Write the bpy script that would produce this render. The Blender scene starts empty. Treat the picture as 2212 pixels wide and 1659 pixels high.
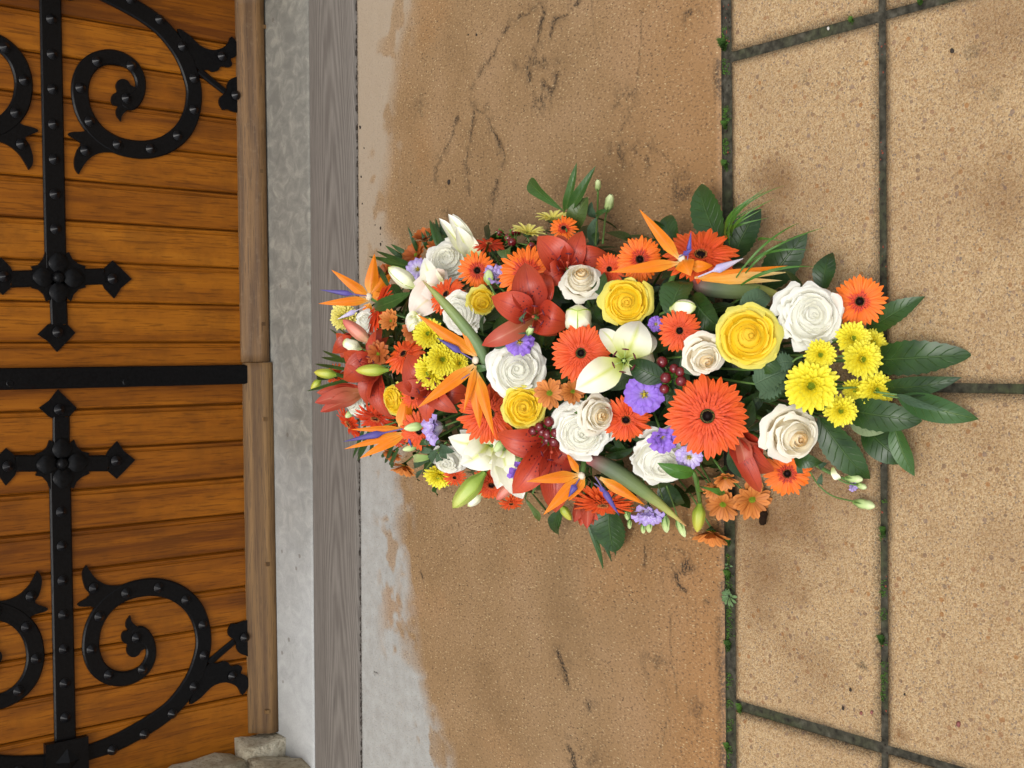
import bpy, bmesh, math, random
import numpy as np
from mathutils import Vector, Matrix, noise

# ------------------------------------------------------------------ camera
scene = bpy.context.scene
COL = scene.collection
FS, CX, CY, EYE = 2507.3, 1106.0, 829.5, Vector((0, 0, 1.42))
_d = Vector((5707, -169, 4534)).normalized()
_y = Vector((-3604, -66, 4534)); _y = (_y - _d * _y.dot(_d)).normalized()
_z = -_d
_x = _y.cross(_z)
def cam_to_world(v): return Vector((v.dot(_x), v.dot(_y), v.dot(_z)))
IR = cam_to_world(Vector((1, 0, 0)))     # towards the right of the photograph
ID = cam_to_world(Vector((0, 1, 0)))     # towards its lower edge
IF = cam_to_world(Vector((0, 0, 1)))     # view axis
cam_d = bpy.data.cameras.new('camera'); cam = bpy.data.objects.new('camera', cam_d); COL.objects.link(cam)
cam_d.sensor_width = 36.0; cam_d.lens = 36.0 * FS / 2212.0; cam_d.clip_start = 0.02; cam_d.clip_end = 500
M = Matrix((IR, -ID, -IF)).transposed().to_4x4(); M.translation = EYE
cam.matrix_world = M
scene.camera = cam

# ------------------------------------------------------------------ daylight
SUN_EL, SUN_AZ = math.radians(62), math.radians(200)      # azimuth clockwise from +Y
world = bpy.data.worlds.new('World'); scene.world = world; world.use_nodes = True
wn, wl = world.node_tree.nodes, world.node_tree.links
sky = wn.new('ShaderNodeTexSky'); sky.sky_type = 'NISHITA'; sky.sun_disc = False
sky.sun_elevation = SUN_EL; sky.sun_rotation = SUN_AZ; sky.air_density = 1.0; sky.dust_density = 3.0; sky.ozone_density = 1.0
hs = wn.new('ShaderNodeHueSaturation'); hs.inputs['Saturation'].default_value = 0.25
wl.new(sky.outputs[0], hs.inputs['Color']); wl.new(hs.outputs[0], wn['Background'].inputs[0])
wn['Background'].inputs[1].default_value = 0.14
sl = bpy.data.lights.new('sun', 'SUN'); sl.energy = 1.0; sl.angle = math.radians(32); sl.color = (1.0, 0.965, 0.91)
so = bpy.data.objects.new('sun', sl); COL.objects.link(so)
_sd = Vector((math.sin(SUN_AZ) * math.cos(SUN_EL), math.cos(SUN_AZ) * math.cos(SUN_EL), math.sin(SUN_EL)))
so.rotation_euler = _sd.to_track_quat('Z', 'Y').to_euler(); so.location = (0, -2, 6)
vs = scene.view_settings
scene.display_settings.display_device = 'sRGB'
vs.view_transform = 'Standard'; vs.look = 'None'; vs.exposure = 0.62; vs.gamma = 1.0; vs.use_curve_mapping = False
scene.cycles.use_denoising = True
scene.cycles.max_bounces = 8

# ------------------------------------------------------------------ measuring: pixels of the 2212-wide photo to places
rnd = random.Random(7)
def ray(x, y): return cam_to_world(Vector((x - CX, y - CY, FS)))
def pz(x, y, z=0.0):
    r = ray(x, y); return EYE + r * ((z - EYE.z) / r.z)
def pdoor(x, y, Y=2.84):
    r = ray(x, y); return EYE + r * (Y / r.y)
def at_depth(x, y, d): return EYE + ray(x, y) * (d / FS)
DC, DA = Vector((-.015, 1.62, 0.0)), Vector((.27, .68, .30))
def dome(x, y, lift=0.0):
    r = ray(x, y)
    o = Vector([(EYE[i] - DC[i]) / DA[i] for i in range(3)]); d = Vector([r[i] / DA[i] for i in range(3)])
    a, b, c = d.dot(d), 2 * o.dot(d), o.dot(o) - 1
    q = b * b - 4 * a * c
    t = (-b - math.sqrt(q)) / (2 * a) if q > 0 else -b / (2 * a)
    p = EYE + r * t
    if p.z < .012: p = pz(x, y, .012)
    return p + (EYE - p).normalized() * lift
def depth(p): return (p - EYE).dot(IF)
def metre(px, p): return px * depth(p) / FS

# ------------------------------------------------------------------ objects
def thing(name, label, cat, loc=(0, 0, 0), group=None, rot=None):
    o = bpy.data.objects.new(name, None); COL.objects.link(o)
    m = (rot.to_4x4() if rot is not None else Matrix.Identity(4)); m.translation = Vector(loc); o.matrix_world = m
    o.empty_display_size = .02
    o['label'] = label; o['category'] = cat
    if group: o['group'] = group
    return o
def link(name, me, parent=None, mat=None, local=None, kind=None, label=None):
    if mat is not None and len(me.materials) == 0: me.materials.append(mat)
    o = bpy.data.objects.new(name, me); COL.objects.link(o)
    if parent is not None: o.parent = parent
    if local is not None: o.matrix_basis = local
    if kind: o['kind'] = kind
    if label: o['label'] = label
    return o
def mesh(name, vs_, fs_, uvs=None, smooth=True, mat=None):
    me = bpy.data.meshes.new(name); me.from_pydata([tuple(v) for v in vs_], [], fs_)
    if uvs is not None:
        lay = me.uv_layers.new(name='UVMap')
        li = np.empty(len(me.loops), dtype=np.int32); me.loops.foreach_get('vertex_index', li)
        lay.data.foreach_set('uv', np.asarray(uvs, dtype=np.float32)[li].ravel())
    if smooth: me.polygons.foreach_set('use_smooth', [True] * len(me.polygons))
    me.update()
    if mat is not None: me.materials.append(mat)
    return me
class MB:
    """collects vertices, faces and uvs of one mesh"""
    def __init__(s): s.v, s.f, s.u = [], [], []
    def grid(s, rows, uvrows):
        n, k = len(s.v), len(rows[0])
        for r, ur in zip(rows, uvrows): s.v += r; s.u += ur
        for i in range(len(rows) - 1):
            for j in range(k - 1):
                a = n + i * k + j; s.f.append((a, a + 1, a + k + 1, a + k))
    def tube(s, pts, rad, n=6, cap=True, squash=None):
        base = len(s.v); m = len(pts)
        prev = None
        for i, p in enumerate(pts):
            t = (pts[min(i + 1, m - 1)] - pts[max(i - 1, 0)]).normalized()
            if prev is None:
                a = Vector((0, 0, 1)) if abs(t.z) < .9 else Vector((1, 0, 0))
                prev = (a - t * a.dot(t)).normalized()
            prev = (prev - t * prev.dot(t)).normalized(); b = t.cross(prev)
            r = rad[i] if isinstance(rad, (list, tuple)) else rad
            for k in range(n):
                an = 2 * math.pi * k / n
                s.v.append(p + prev * math.cos(an) * r + b * math.sin(an) * r); s.u.append((i / max(1, m - 1), k / n))
        for i in range(m - 1):
            for k in range(n):
                s.f.append((base + i * n + k, base + i * n + (k + 1) % n, base + (i + 1) * n + (k + 1) % n, base + (i + 1) * n + k))
        if cap:
            s.f.append(tuple(base + k for k in range(n))[::-1]); s.f.append(tuple(base + (m - 1) * n + k for k in range(n)))
    def ball(s, c, r, nu=10, nv=7, sq=(1, 1, 1), uv=None):
        base = len(s.v)
        for j in range(nv + 1):
            th = math.pi * j / nv
            for k in range(nu):
                an = 2 * math.pi * k / nu
                s.v.append(Vector((c[0] + r * sq[0] * math.sin(th) * math.cos(an), c[1] + r * sq[1] * math.sin(th) * math.sin(an), c[2] + r * sq[2] * math.cos(th))))
                s.u.append(uv or (j / nv, k / nu))
        for j in range(nv):
            for k in range(nu):
                s.f.append((base + j * nu + k, base + (j + 1) * nu + k, base + (j + 1) * nu + (k + 1) % nu, base + j * nu + (k + 1) % nu))
    def box(s, a, b):
        base = len(s.v)
        for z in (a[2], b[2]):
            for x, y in ((a[0], a[1]), (b[0], a[1]), (b[0], b[1]), (a[0], b[1])):
                s.v.append(Vector((x, y, z))); s.u.append((0, 0))
        for q in ((3, 2, 1, 0), (4, 5, 6, 7), (0, 1, 5, 4), (1, 2, 6, 5), (2, 3, 7, 6), (3, 0, 4, 7)):
            s.f.append(tuple(base + i for i in q))
    def build(s, name, mat=None, smooth=True, origin=None):
        vv = s.v if origin is None else [v - origin for v in s.v]
        return mesh(name, vv, s.f, s.u, smooth, mat)
def sm(a, b, x):
    t = min(1, max(0, (x - a) / (b - a))); return t * t * (3 - 2 * t)
def spline(pts, per=6):
    """Catmull-Rom through points of any dimension"""
    out = []
    P = [np.array(p, float) for p in pts]
    P = [2 * P[0] - P[1]] + P + [2 * P[-1] - P[-2]]
    for i in range(1, len(P) - 2):
        for k in range(per):
            t = k / per
            out.append(.5 * (2 * P[i] + (P[i + 1] - P[i - 1]) * t + (2 * P[i - 1] - 5 * P[i] + 4 * P[i + 1] - P[i + 2]) * t * t + (3 * P[i] - P[i - 1] - 3 * P[i + 1] + P[i + 2]) * t ** 3))
    out.append(P[-2]); return out

# ------------------------------------------------------------------ materials
class NT:
    def __init__(s, name):
        s.m = bpy.data.materials.new(name); s.m.use_nodes = True
        s.n, s.l = s.m.node_tree.nodes, s.m.node_tree.links
        s.b = s.n['Principled BSDF']; s.out = s.n['Material Output']
    def new(s, t, **kw):
        n = s.n.new('ShaderNode' + t)
        for k, v in kw.items(): setattr(n, k, v)
        return n
    def set(s, sock, v):
        if hasattr(v, 'is_linked') or isinstance(v, bpy.types.NodeSocket): s.l.new(v, sock)
        elif sock.type == 'RGBA' and len(v) == 3: sock.default_value = (*v, 1)
        else: sock.default_value = v
    def math(s, op, a, b=0.0, c=0.0, clamp=False):
        n = s.new('Math', operation=op, use_clamp=clamp)
        for i, v in enumerate((a, b, c)): s.set(n.inputs[i], v)
        return n.outputs[0]
    def mix(s, f, a, b, blend='MIX'):
        n = s.new('Mix', data_type='RGBA', blend_type=blend)
        s.set(n.inputs[0], f); s.set(n.inputs[6], a); s.set(n.inputs[7], b)
        return n.outputs[2]
    def ramp(s, f, stops, interp='LINEAR'):
        n = s.new('ValToRGB'); r = n.color_ramp; r.interpolation = interp
        while len(r.elements) < len(stops): r.elements.new(1)
        for e, (p, c) in zip(r.elements, stops):
            e.position = p; e.color = (*c, 1) if not isinstance(c, (int, float)) else (c, c, c, 1)
        s.set(n.inputs[0], f); return n.outputs[0]
    def coord(s, kind='Object', scale=(1, 1, 1), rot=(0, 0, 0), loc=(0, 0, 0)):
        c = s.new('TexCoord'); mp = s.new('Mapping')
        mp.inputs['Scale'].default_value = scale; mp.inputs['Rotation'].default_value = rot; mp.inputs['Location'].default_value = loc
        s.l.new(c.outputs[kind], mp.inputs[0]); return mp.outputs[0]
    def noise(s, vec, scale, detail=4, rough=.55, dist=0.0):
        n = s.new('TexNoise'); s.set(n.inputs['Vector'], vec)
        n.inputs['Scale'].default_value = scale; n.inputs['Detail'].default_value = detail; n.inputs['Roughness'].default_value = rough; n.inputs['Distortion'].default_value = dist
        return n.outputs[0]
    def voro(s, vec, scale, out='Distance', feature='F1'):
        n = s.new('TexVoronoi', feature=feature); s.set(n.inputs['Vector'], vec); n.inputs['Scale'].default_value = scale
        return n.outputs[out]
    def attr(s, name):
        n = s.new('Attribute'); n.attribute_name = name; return n.outputs['Fac']
    def bump(s, h, dist=.002, strength=1.0):
        n = s.new('Bump'); n.inputs['Strength'].default_value = strength; n.inputs['Distance'].default_value = dist
        s.set(n.inputs['Height'], h); s.l.new(n.outputs[0], s.b.inputs['Normal'])
    def rand(s): return s.new('ObjectInfo').outputs['Random']
    def base(s, col, rough=.6, spec=.5):
        s.set(s.b.inputs['Base Color'], col); s.set(s.b.inputs['Roughness'], rough); s.b.inputs['Specular IOR Level'].default_value = spec
    def translucent(s, col, f):
        t = s.new('BsdfTranslucent'); s.set(t.inputs[0], col)
        m = s.new('MixShader'); m.inputs[0].default_value = f
        s.l.new(s.b.outputs[0], m.inputs[1]); s.l.new(t.outputs[0], m.inputs[2]); s.l.new(m.outputs[0], s.out.inputs[0])
def srgb(r, g, b):
    f = lambda c: (c / 255 / 12.92) if c / 255 <= .04045 else ((c / 255 + .055) / 1.055) ** 2.4
    return (f(r), f(g), f(b))
def petal_mat(name, stops, rough=.5, trans=.2, streak=.16, spots=0.0, rib=None, vary=.12, across=14, spec=.35, edge=None, bmp=.6):
    k = NT(name)
    uv = k.coord('UV'); sep = k.new('SeparateXYZ'); k.l.new(uv, sep.inputs[0]); t, u = sep.outputs[0], sep.outputs[1]
    col = k.ramp(t, stops)
    cu = k.math('ABSOLUTE', k.math('SUBTRACT', u, .5))
    if edge: col = k.mix(k.ramp(cu, [(.3, 0), (.5, 1)]), col, edge)
    if rib: col = k.mix(k.math('MULTIPLY', k.ramp(cu, [(.0, 1), (rib[1], 0)]), k.ramp(t, [(.0, 1), (.75, .8), (1, 0)])), col, rib[0])
    cmb = k.new('CombineXYZ'); k.set(cmb.inputs[0], k.math('MULTIPLY', t, 1.6)); k.set(cmb.inputs[1], k.math('MULTIPLY', u, across)); k.set(cmb.inputs[2], k.math('MULTIPLY', k.rand(), 40))
    nz = k.noise(cmb.outputs[0], 1.0, 3)
    mo = k.noise(k.coord('Object'), 55, 3)
    f = k.math('ADD', k.math('ADD', k.math('MULTIPLY', k.math('SUBTRACT', nz, .5), streak * 2), 1.0), k.math('MULTIPLY', k.math('SUBTRACT', mo, .5), streak * 1.2))
    f = k.math('MULTIPLY', f, k.math('ADD', k.math('MULTIPLY', k.rand(), vary), 1 - vary * .6))
    g = k.new('CombineColor'); [k.set(g.inputs[i], f) for i in range(3)]
    col = k.mix(1.0, col, g.outputs[0], 'MULTIPLY')
    if spots:
        c2 = k.new('CombineXYZ'); k.set(c2.inputs[0], k.math('MULTIPLY', t, 13)); k.set(c2.inputs[1], k.math('MULTIPLY', u, 9)); k.set(c2.inputs[2], k.math('MULTIPLY', k.rand(), 9))
        d = k.voro(c2.outputs[0], 1.0)
        msk = k.math('MULTIPLY', k.math('LESS_THAN', d, .24), k.ramp(t, [(.08, 0), (.2, 1), (.5, 1), (.68, 0)], 'LINEAR'))
        msk = k.math('MULTIPLY', msk, k.ramp(cu, [(.3, 1), (.42, 0)]))
        col = k.mix(k.math('MULTIPLY', msk, spots), col, (.05, .004, .012))
    k.base(col, rough, spec); k.bump(nz, .0006, bmp)
    if trans: k.translucent(col, trans)
    return k.m
def plain(name, col, rough=.5, spec=.4, var=.15, nscale=60):
    k = NT(name); n = k.noise(k.coord('Object'), nscale, 3)
    f = k.math('ADD', k.math('MULTIPLY', k.math('SUBTRACT', n, .5), var * 2), 1.0)
    g = k.new('CombineColor'); [k.set(g.inputs[i], f) for i in range(3)]
    k.base(k.mix(1.0, col, g.outputs[0], 'MULTIPLY'), rough, spec); return k.m
# ================================================================== SETTING
_srgb0 = srgb
def srgb(r, g, b): return tuple(.76 * c for c in _srgb0(r, g, b))    # setting colours scaled down evenly to balance the raised exposure
def structure(name, me, mat=None, parent=None):
    o = link(name, me, parent, mat); 
    if parent is None: o['kind'] = 'structure'
    return o
def seg_dist(PX, PY, pts):
    """distance of grid points to a polyline, and the running parameter"""
    best = np.full(PX.shape, 1e9)
    for (x0, y0), (x1, y1) in zip(pts[:-1], pts[1:]):
        dx, dy = x1 - x0, y1 - y0; L = dx * dx + dy * dy + 1e-12
        t = np.clip(((PX - x0) * dx + (PY - y0) * dy) / L, 0, 1)
        best = np.minimum(best, np.hypot(PX - x0 - t * dx, PY - y0 - t * dy))
    return best
_nr = np.random.RandomState(3)
def vnoise(X, Y, cell, seed=0):
    """smooth value noise on arrays"""
    r = np.random.RandomState(seed); T = r.rand(256, 256)
    x, y = X / cell + 57.3, Y / cell + 91.7
    xi, yi = np.floor(x).astype(int), np.floor(y).astype(int); fx, fy = x - xi, y - yi
    fx, fy = fx * fx * (3 - 2 * fx), fy * fy * (3 - 2 * fy)
    g = lambda a, b: T[a % 256, b % 256]
    return (g(xi, yi) * (1 - fx) + g(xi + 1, yi) * fx) * (1 - fy) + (g(xi, yi + 1) * (1 - fx) + g(xi + 1, yi + 1) * fx) * fy
def fbm(X, Y, cell, seed=0, o=4):
    s = sum(vnoise(X, Y, cell / 2 ** k, seed + k) * .5 ** k for k in range(o)); return s / sum(.5 ** k for k in range(o))
def sst(a, b, x):
    t = np.clip((x - a) / (b - a), 0, 1); return t * t * (3 - 2 * t)
def grid_mesh(name, xs, ys, Z, attrs, ysk=None):
    """a sheet on a regular grid with a vertex attribute for each kind of stain"""
    nx, ny = len(xs), len(ys)
    X, Y = np.meshgrid(xs, ys)
    if ysk is not None: Y = Y + ysk(X, Y)
    v = np.stack([X, Y, Z], -1).reshape(-1, 3)
    i = np.arange(nx * ny).reshape(ny, nx)
    f = np.stack([i[:-1, :-1], i[:-1, 1:], i[1:, 1:], i[1:, :-1]], -1).reshape(-1, 4)
    me = bpy.data.meshes.new(name)
    me.vertices.add(len(v)); me.vertices.foreach_set('co', v.astype(np.float32).ravel())
    me.loops.add(f.size); me.loops.foreach_set('vertex_index', f.astype(np.int32).ravel())
    me.polygons.add(len(f)); me.polygons.foreach_set('loop_start', np.arange(0, f.size, 4, dtype=np.int32))
    me.update(calc_edges=True); me.polygons.foreach_set('use_smooth', [True] * len(f))
    for n, a in attrs.items():
        at = me.attributes.new(n, 'FLOAT', 'POINT'); at.data.foreach_set('value', a.astype(np.float32).ravel())
    return me
def S(pts, z=0.0): return [tuple(pz(x, y, z)[:2]) for x, y in pts]

# ---------- mortar bed, one sheet to the horizon
k = NT('mortar'); c = k.coord('Object')
n1, n2 = k.noise(c, 90, 5), k.noise(c, 9, 3)
col = k.ramp(n1, [(.3, (.018, .017, .012)), (.55, (.055, .05, .036)), (.75, (.10, .092, .07))])
col = k.mix(k.math('MULTIPLY', k.ramp(n2, [(.48, 0), (.68, .8)]), k.ramp(n1, [(.35, 0), (.6, .75)])), col, (.040, .058, .014))
k.base(col, .95, .2); k.bump(n1, .004); MORTAR = k.m
mb = MB()
mb.grid([[Vector((-120, -160, -.009)), Vector((120, -160, -.009))], [Vector((-120, 2.9, -.009)), Vector((120, 2.9, -.009))]], [[(0, 0)] * 2] * 2)
structure('ground', mb.build('ground', MORTAR))

# ---------- paving: exposed aggregate pavers laid in the mortar
k = NT('exposed_aggregate'); c = k.coord('Object')
dn_ = k.noise(c, 60, 2)
cell = k.new('TexVoronoi'); k.set(cell.inputs['Vector'], c); cell.inputs['Scale'].default_value = 420
rc = k.new('SeparateColor'); k.l.new(cell.outputs['Color'], rc.inputs[0])
ag = k.ramp(rc.outputs[0], [(.0, srgb(180, 144, 100)), (.25, srgb(203, 168, 122)), (.5, srgb(213, 180, 133)), (.75, srgb(222, 193, 149)), (.93, srgb(194, 161, 122)), (1, srgb(146, 130, 114))])
fine = k.noise(c, 520, 3, .7)
col = k.mix(k.ramp(fine, [(.36, .5), (.52, 0)]), ag, srgb(92, 74, 62))
big = k.new('TexVoronoi'); k.set(big.inputs['Vector'], c); big.inputs['Scale'].default_value = 105
bc = k.new('SeparateColor'); k.l.new(big.outputs['Color'], bc.inputs[0])
pm = k.math('MULTIPLY', k.math('GREATER_THAN', bc.outputs[0], .86), k.math('LESS_THAN', big.outputs['Distance'], .36))
col = k.mix(k.math('MULTIPLY', pm, .7), col, k.ramp(bc.outputs[1], [(0, srgb(120, 98, 86)), (.5, srgb(176, 118, 62)), (1, srgb(142, 122, 112))]))
cl = k.noise(c, 7, 4)
col = k.mix(k.ramp(cl, [(.35, .22), (.6, 0)]), col, srgb(156, 122, 88))
col = k.mix(k.math('MULTIPLY', k.attr('rust'), k.math('ADD', .25, k.math('MULTIPLY', fine, .9)), clamp=True), col, srgb(116, 74, 34))
col = k.mix(k.math('MULTIPLY', k.attr('grime'), k.ramp(fine, [(.3, 1), (.62, .35)])), col, srgb(62, 56, 42))
k.base(col, .88, .25)
k.bump(k.math('ADD', k.math('MULTIPLY', fine, 1.0), k.math('MULTIPLY', cell.outputs['Distance'], -.6)), .0022, .8)
PAVER = k.m
paving = bpy.data.objects.new('paving', None); COL.objects.link(paving); paving['kind'] = 'structure'
RUST = [(1680, 395, .07, .8), (1660, 470, .09, .5), (1650, 1130, .09, .95), (1720, 1120, .10, .8), (1655, 1230, .11, .7), (1660, 1270, .03, .5), (1770, 1440, .07, .42), (1715, 1400, .06, .35), (2180, 60, .10, .5), (2170, 440, .09, .5),
        (2120, 395, .06, .3), (2150, 1150, .05, .2), (1950, 1590, .02, .8), (2140, 960, .07, .25), (1740, 620, .12, .35), (1790, 1040, .1, .35), (1960, 950, .1, .25)]
GREY = [(1863, 1440, .0085, .9), (2100, 110, .012, .5), (1740, 170, .01, .3), (2150, 200, .012, .3), (1850, 790, .03, .2)]
def paver(x0, x1, y0, y1, seed, fine_=.008):
    g = fine_
    xs, ys = np.linspace(x0, x1, max(4, int((x1 - x0) / g))), np.linspace(y0, y1, max(4, int((y1 - y0) / g)))
    X, Y = np.meshgrid(xs, ys)
    e = np.minimum(np.minimum(X - x0, x1 - X), np.minimum(Y - y0, y1 - Y))
    rag = fbm(X, Y, .03, seed) * .010
    Z = -.0005 - .006 * (1 - sst(0, .007, e - rag * .55)) + (fbm(X, Y, .012, seed + 9) - .5) * .0012
    r = np.zeros_like(X); gq = np.zeros_like(X)
    for px, py, rad, a in RUST:
        p = pz(px, py); d = np.hypot(X - p.x, Y - p.y) * (1 + (fbm(X, Y, .04, 5) - .5) * 1.6)
        r = np.maximum(r, a * (1 - sst(0, rad, d)))
    for px, py, rad, a in GREY:
        p = pz(px, py); d = np.hypot(X - p.x, Y - p.y) * (1 + (fbm(X, Y, .012, 6) - .5) * .9)
        gq = np.maximum(gq, a * (1 - sst(rad * .8, rad, d)))
    gq = np.maximum(gq, .9 * (1 - sst(.001, .007 + .012 * fbm(X, Y, .03, seed + 3), e)))
    me = grid_mesh('paver', xs, ys, Z, {'rust': r, 'grime': gq})
    bm = bmesh.new(); bm.from_mesh(me)                    # skirts down into the mortar
    be = [ed for ed in bm.edges if ed.is_boundary]
    ex = bmesh.ops.extrude_edge_only(bm, edges=be)
    for v in ex['geom']:
        if isinstance(v, bmesh.types.BMVert): v.co.z = -.03
    bmesh.ops.recalc_face_normals(bm, faces=bm.faces); bm.to_mesh(me); bm.free()
    return link('paver', me, paving, PAVER)
JX = [-2.615, -1.588, -.562, .471, 1.503, 2.53]           # cross joints running away from the door
h_ = .0065
for a, b in zip(JX[:-1], JX[1:]):
    near = -.7 < a < .6
    for (y0, y1) in ((.955 + h_, 1.234 - h_),):
        paver(a + h_ * 1.3, b - h_ * 1.3, y0, y1, int(a * 100) % 97 + 1, .006 if -1.7 < a < .6 else .05)
for x0, x1 in ((-1.588, -1.075), (-1.075, -.562), (-.562, -.048), (-.048, .471), (.471, .985), (.985, 1.503)):
    paver(x0 + h_, x1 - h_, .40, .955 - h_, int(x0 * 100) % 89 + 3, .006 if -1.1 < x0 < .5 else .05)
for a, b in zip(JX[:-1], JX[1:]):
    paver(a + h_, b - h_, .12, .40 - 2 * h_, int(a * 50) % 83 + 2, .05)
    paver(a + h_, b - h_, -.44, .12 - 2 * h_, int(a * 70) % 83 + 2, .05)

# ---------- concrete slab between the paving and the door sill
def line_y(pts):                                             # y of a slightly skewed edge as a function of x
    (xa, ya), (xb, yb) = pts; return lambda X: ya + (yb - ya) * (X - xa) / (xb - xa)
EDGE_SLAB = line_y((( .836, 2.356), (-.578, 2.376)))
EDGE_WOOD = line_y(((.89, 2.577), (-1.038, 2.604)))
k = NT('stained_concrete'); c = k.coord('Object')
n1, n2, n3 = k.noise(c, 5, 5), k.noise(c, 420, 2), k.noise(c, 38, 4)
pale, dirt, warm = k.attr('pale'), k.attr('dirt'), k.attr('warm')
br = k.ramp(n1, [(.3, srgb(142, 112, 76)), (.5, srgb(156, 125, 88)), (.7, srgb(166, 135, 100))])
br = k.mix(k.math('MULTIPLY', warm, .6), br, srgb(176, 122, 66))
gr = k.ramp(n3, [(.3, srgb(164, 162, 156)), (.7, srgb(180, 180, 175))])
gr = k.mix(k.attr('beige'), gr, srgb(172, 152, 126))
col = k.mix(pale, br, gr)
vv = k.new('TexVoronoi'); k.set(vv.inputs['Vector'], k.coord('Object', (1, .5, 1))); vv.inputs['Scale'].default_value = 215
vc = k.new('SeparateColor'); k.l.new(vv.outputs['Color'], vc.inputs[0])
spk = k.math('MULTIPLY', k.math('GREATER_THAN', vc.outputs[0], .55), k.ramp(vv.outputs['Distance'], [(.14, 1), (.34, 0)]))
lite = k.math('MULTIPLY', k.math('MULTIPLY', spk, k.math('GREATER_THAN', vc.outputs[1], .5)), k.math('SUBTRACT', .8, k.math('MULTIPLY', pale, .7)))
dark = k.math('MULTIPLY', k.math('MULTIPLY', spk, k.math('LESS_THAN', vc.outputs[1], .5)), k.math('MULTIPLY', k.ramp(k.noise(c, 9, 4), [(.4, .2), (.6, 1)]), k.math('SUBTRACT', 1.0, k.math('MULTIPLY', pale, .8))))
col = k.mix(k.math('MULTIPLY', lite, .62), col, srgb(232, 206, 156))
col = k.mix(k.math('MULTIPLY', dark, .9), col, srgb(74, 58, 44))
flk = k.noise(k.coord('Object', (1, .55, 1)), 300, 2, .6)
col = k.mix(k.math('MULTIPLY', k.ramp(flk, [(.32, .9), (.44, 0)]), k.math('SUBTRACT', 1.0, k.math('MULTIPLY', pale, .75))), col, srgb(108, 82, 60))
col = k.mix(k.math('MULTIPLY', k.ramp(flk, [(.60, 0), (.72, .6)]), k.math('SUBTRACT', 1.0, k.math('MULTIPLY', pale, .6))), col, srgb(214, 184, 142))
col = k.mix(k.math('MULTIPLY', dirt, k.ramp(k.noise(c, 240, 3, .7), [(.44, 1), (.60, .2)])), col, srgb(52, 42, 32))
k.base(col, k.math('ADD', .62, k.math('MULTIPLY', pale, .25)), .35)
k.bump(k.math('SUBTRACT', k.math('ADD', k.math('MULTIPLY', n2, .5), n3), k.math('MULTIPLY', spk, .5)), .0015, .7)
SLAB = k.m
B = lambda p: (718.9 + .375 * p[0], .375 * p[1])
D_ = lambda p: (718.9 + .375 * p[0], 1106 + .375 * p[1])
CR = [[B(p) for p in q] for q in (
    [(1190, 10), (1150, 60), (1050, 110), (990, 170), (950, 250), (930, 320), (880, 370), (830, 440), (790, 500)],
    [(1190, 10), (1215, 80), (1195, 170), (1180, 240), (1140, 310), (1120, 370), (1085, 400), (1040, 370)],
    [(1410, 0), (1350, 80), (1280, 110), (1250, 200), (1240, 280), (1200, 380)],
    [(790, 570), (830, 640), (880, 650), (920, 740), (960, 830), (990, 920), (960, 1010), (930, 1090), (920, 1150), (910, 1250)],
    [(900, 610), (880, 650)], [(1120, 380), (1130, 460)], [(1205, 470), (1240, 540)], [(1300, 370), (1270, 520)],
    [(810, 650), (790, 800), (770, 950), (785, 1130)], [(715, 690), (690, 780), (640, 870), (600, 960), (585, 1040)],
    [(1160, 600), (1220, 470), (1260, 540)], [(1130, 1400), (1250, 1300)])]
THIN = [[B(p) for p in q] for q in ([(1490, 0), (1500, 150), (1535, 280)], [(1780, 50), (1770, 300), (1745, 550), (1700, 690), (1650, 760)], [(1890, 880), (1960, 950), (2000, 1130)])] + \
       [[D_(p) for p in q] for q in ([(1945, 590), (1950, 750), (1940, 830), (1970, 950), (1985, 1090)], [(1920, 1000), (1925, 1200), (1880, 1400)], [(1800, 160), (1795, 310)])] + \
       [[(1361, 514), (1376, 494), (1384, 480)], [(1524, 418), (1545, 412), (1557, 424)]]
PATCH = [[D_(p) for p in q] + [w] for q, w in (
    ([(1295, 815), (1322, 880), (1340, 930), (1356, 985)], .0055), ([(1362, 1355), (1385, 1410), (1396, 1480)], .0065), ([(2040, 290), (2022, 315), (2060, 330)], .004),
    ([(1990, 370), (1982, 405), (2000, 430), (2030, 445)], .0045), ([(1796, 200), (1800, 250), (1790, 300)], .002), ([(510, 355), (516, 380)], .0025), ([(240, 920), (255, 925)], .0025), ([(1470, 1110), (1474, 1130)], .004), ([(2155, 510), (2165, 520)], .003))]
GRIME = [(B((1190, 350)), .05, .6), (B((1210, 560)), .05, .55), (B((980, 880)), .035, .6), (B((940, 1110)), .04, .55), (B((1640, 900)), .05, .5), (B((1780, 900)), .05, .6), (B((2010, 1100)), .05, .5), (B((1680, 580)), .05, .45), (B((2060, 90)), .03, .6), (B((650, 1240)), .03, .4),
         (D_((2000, 330)), .07, .5), (D_((1850, 870)), .06, .35), (D_((2110, 1150)), .05, .35), (D_((1480, 1110)), .04, .3), (D_((700, 90)), .05, .3), (D_((1340, 900)), .04, .35), (D_((1480, 1420)), .06, .3), (D_((1300, 60)), .05, .4), (B((500, 620)), .05, .3), ((1540, 500), .05, .5), ((1330, 470), .05, .4)]
xs = np.concatenate([np.linspace(-2.6, -1.13, 60), np.linspace(-1.12, 1.05, 545), np.linspace(1.06, 2.6, 60)]); ys = np.linspace(1.247, 2.352, 280)
X, Y = np.meshgrid(xs, ys)
Y = Y + (EDGE_SLAB(X) - 2.352) * (Y - 1.247) / 1.105
dirt = np.zeros_like(X); dep = np.zeros_like(X)
wob = fbm(X, Y, .02, 21); wob2 = fbm(X, Y, .05, 25)
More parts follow.
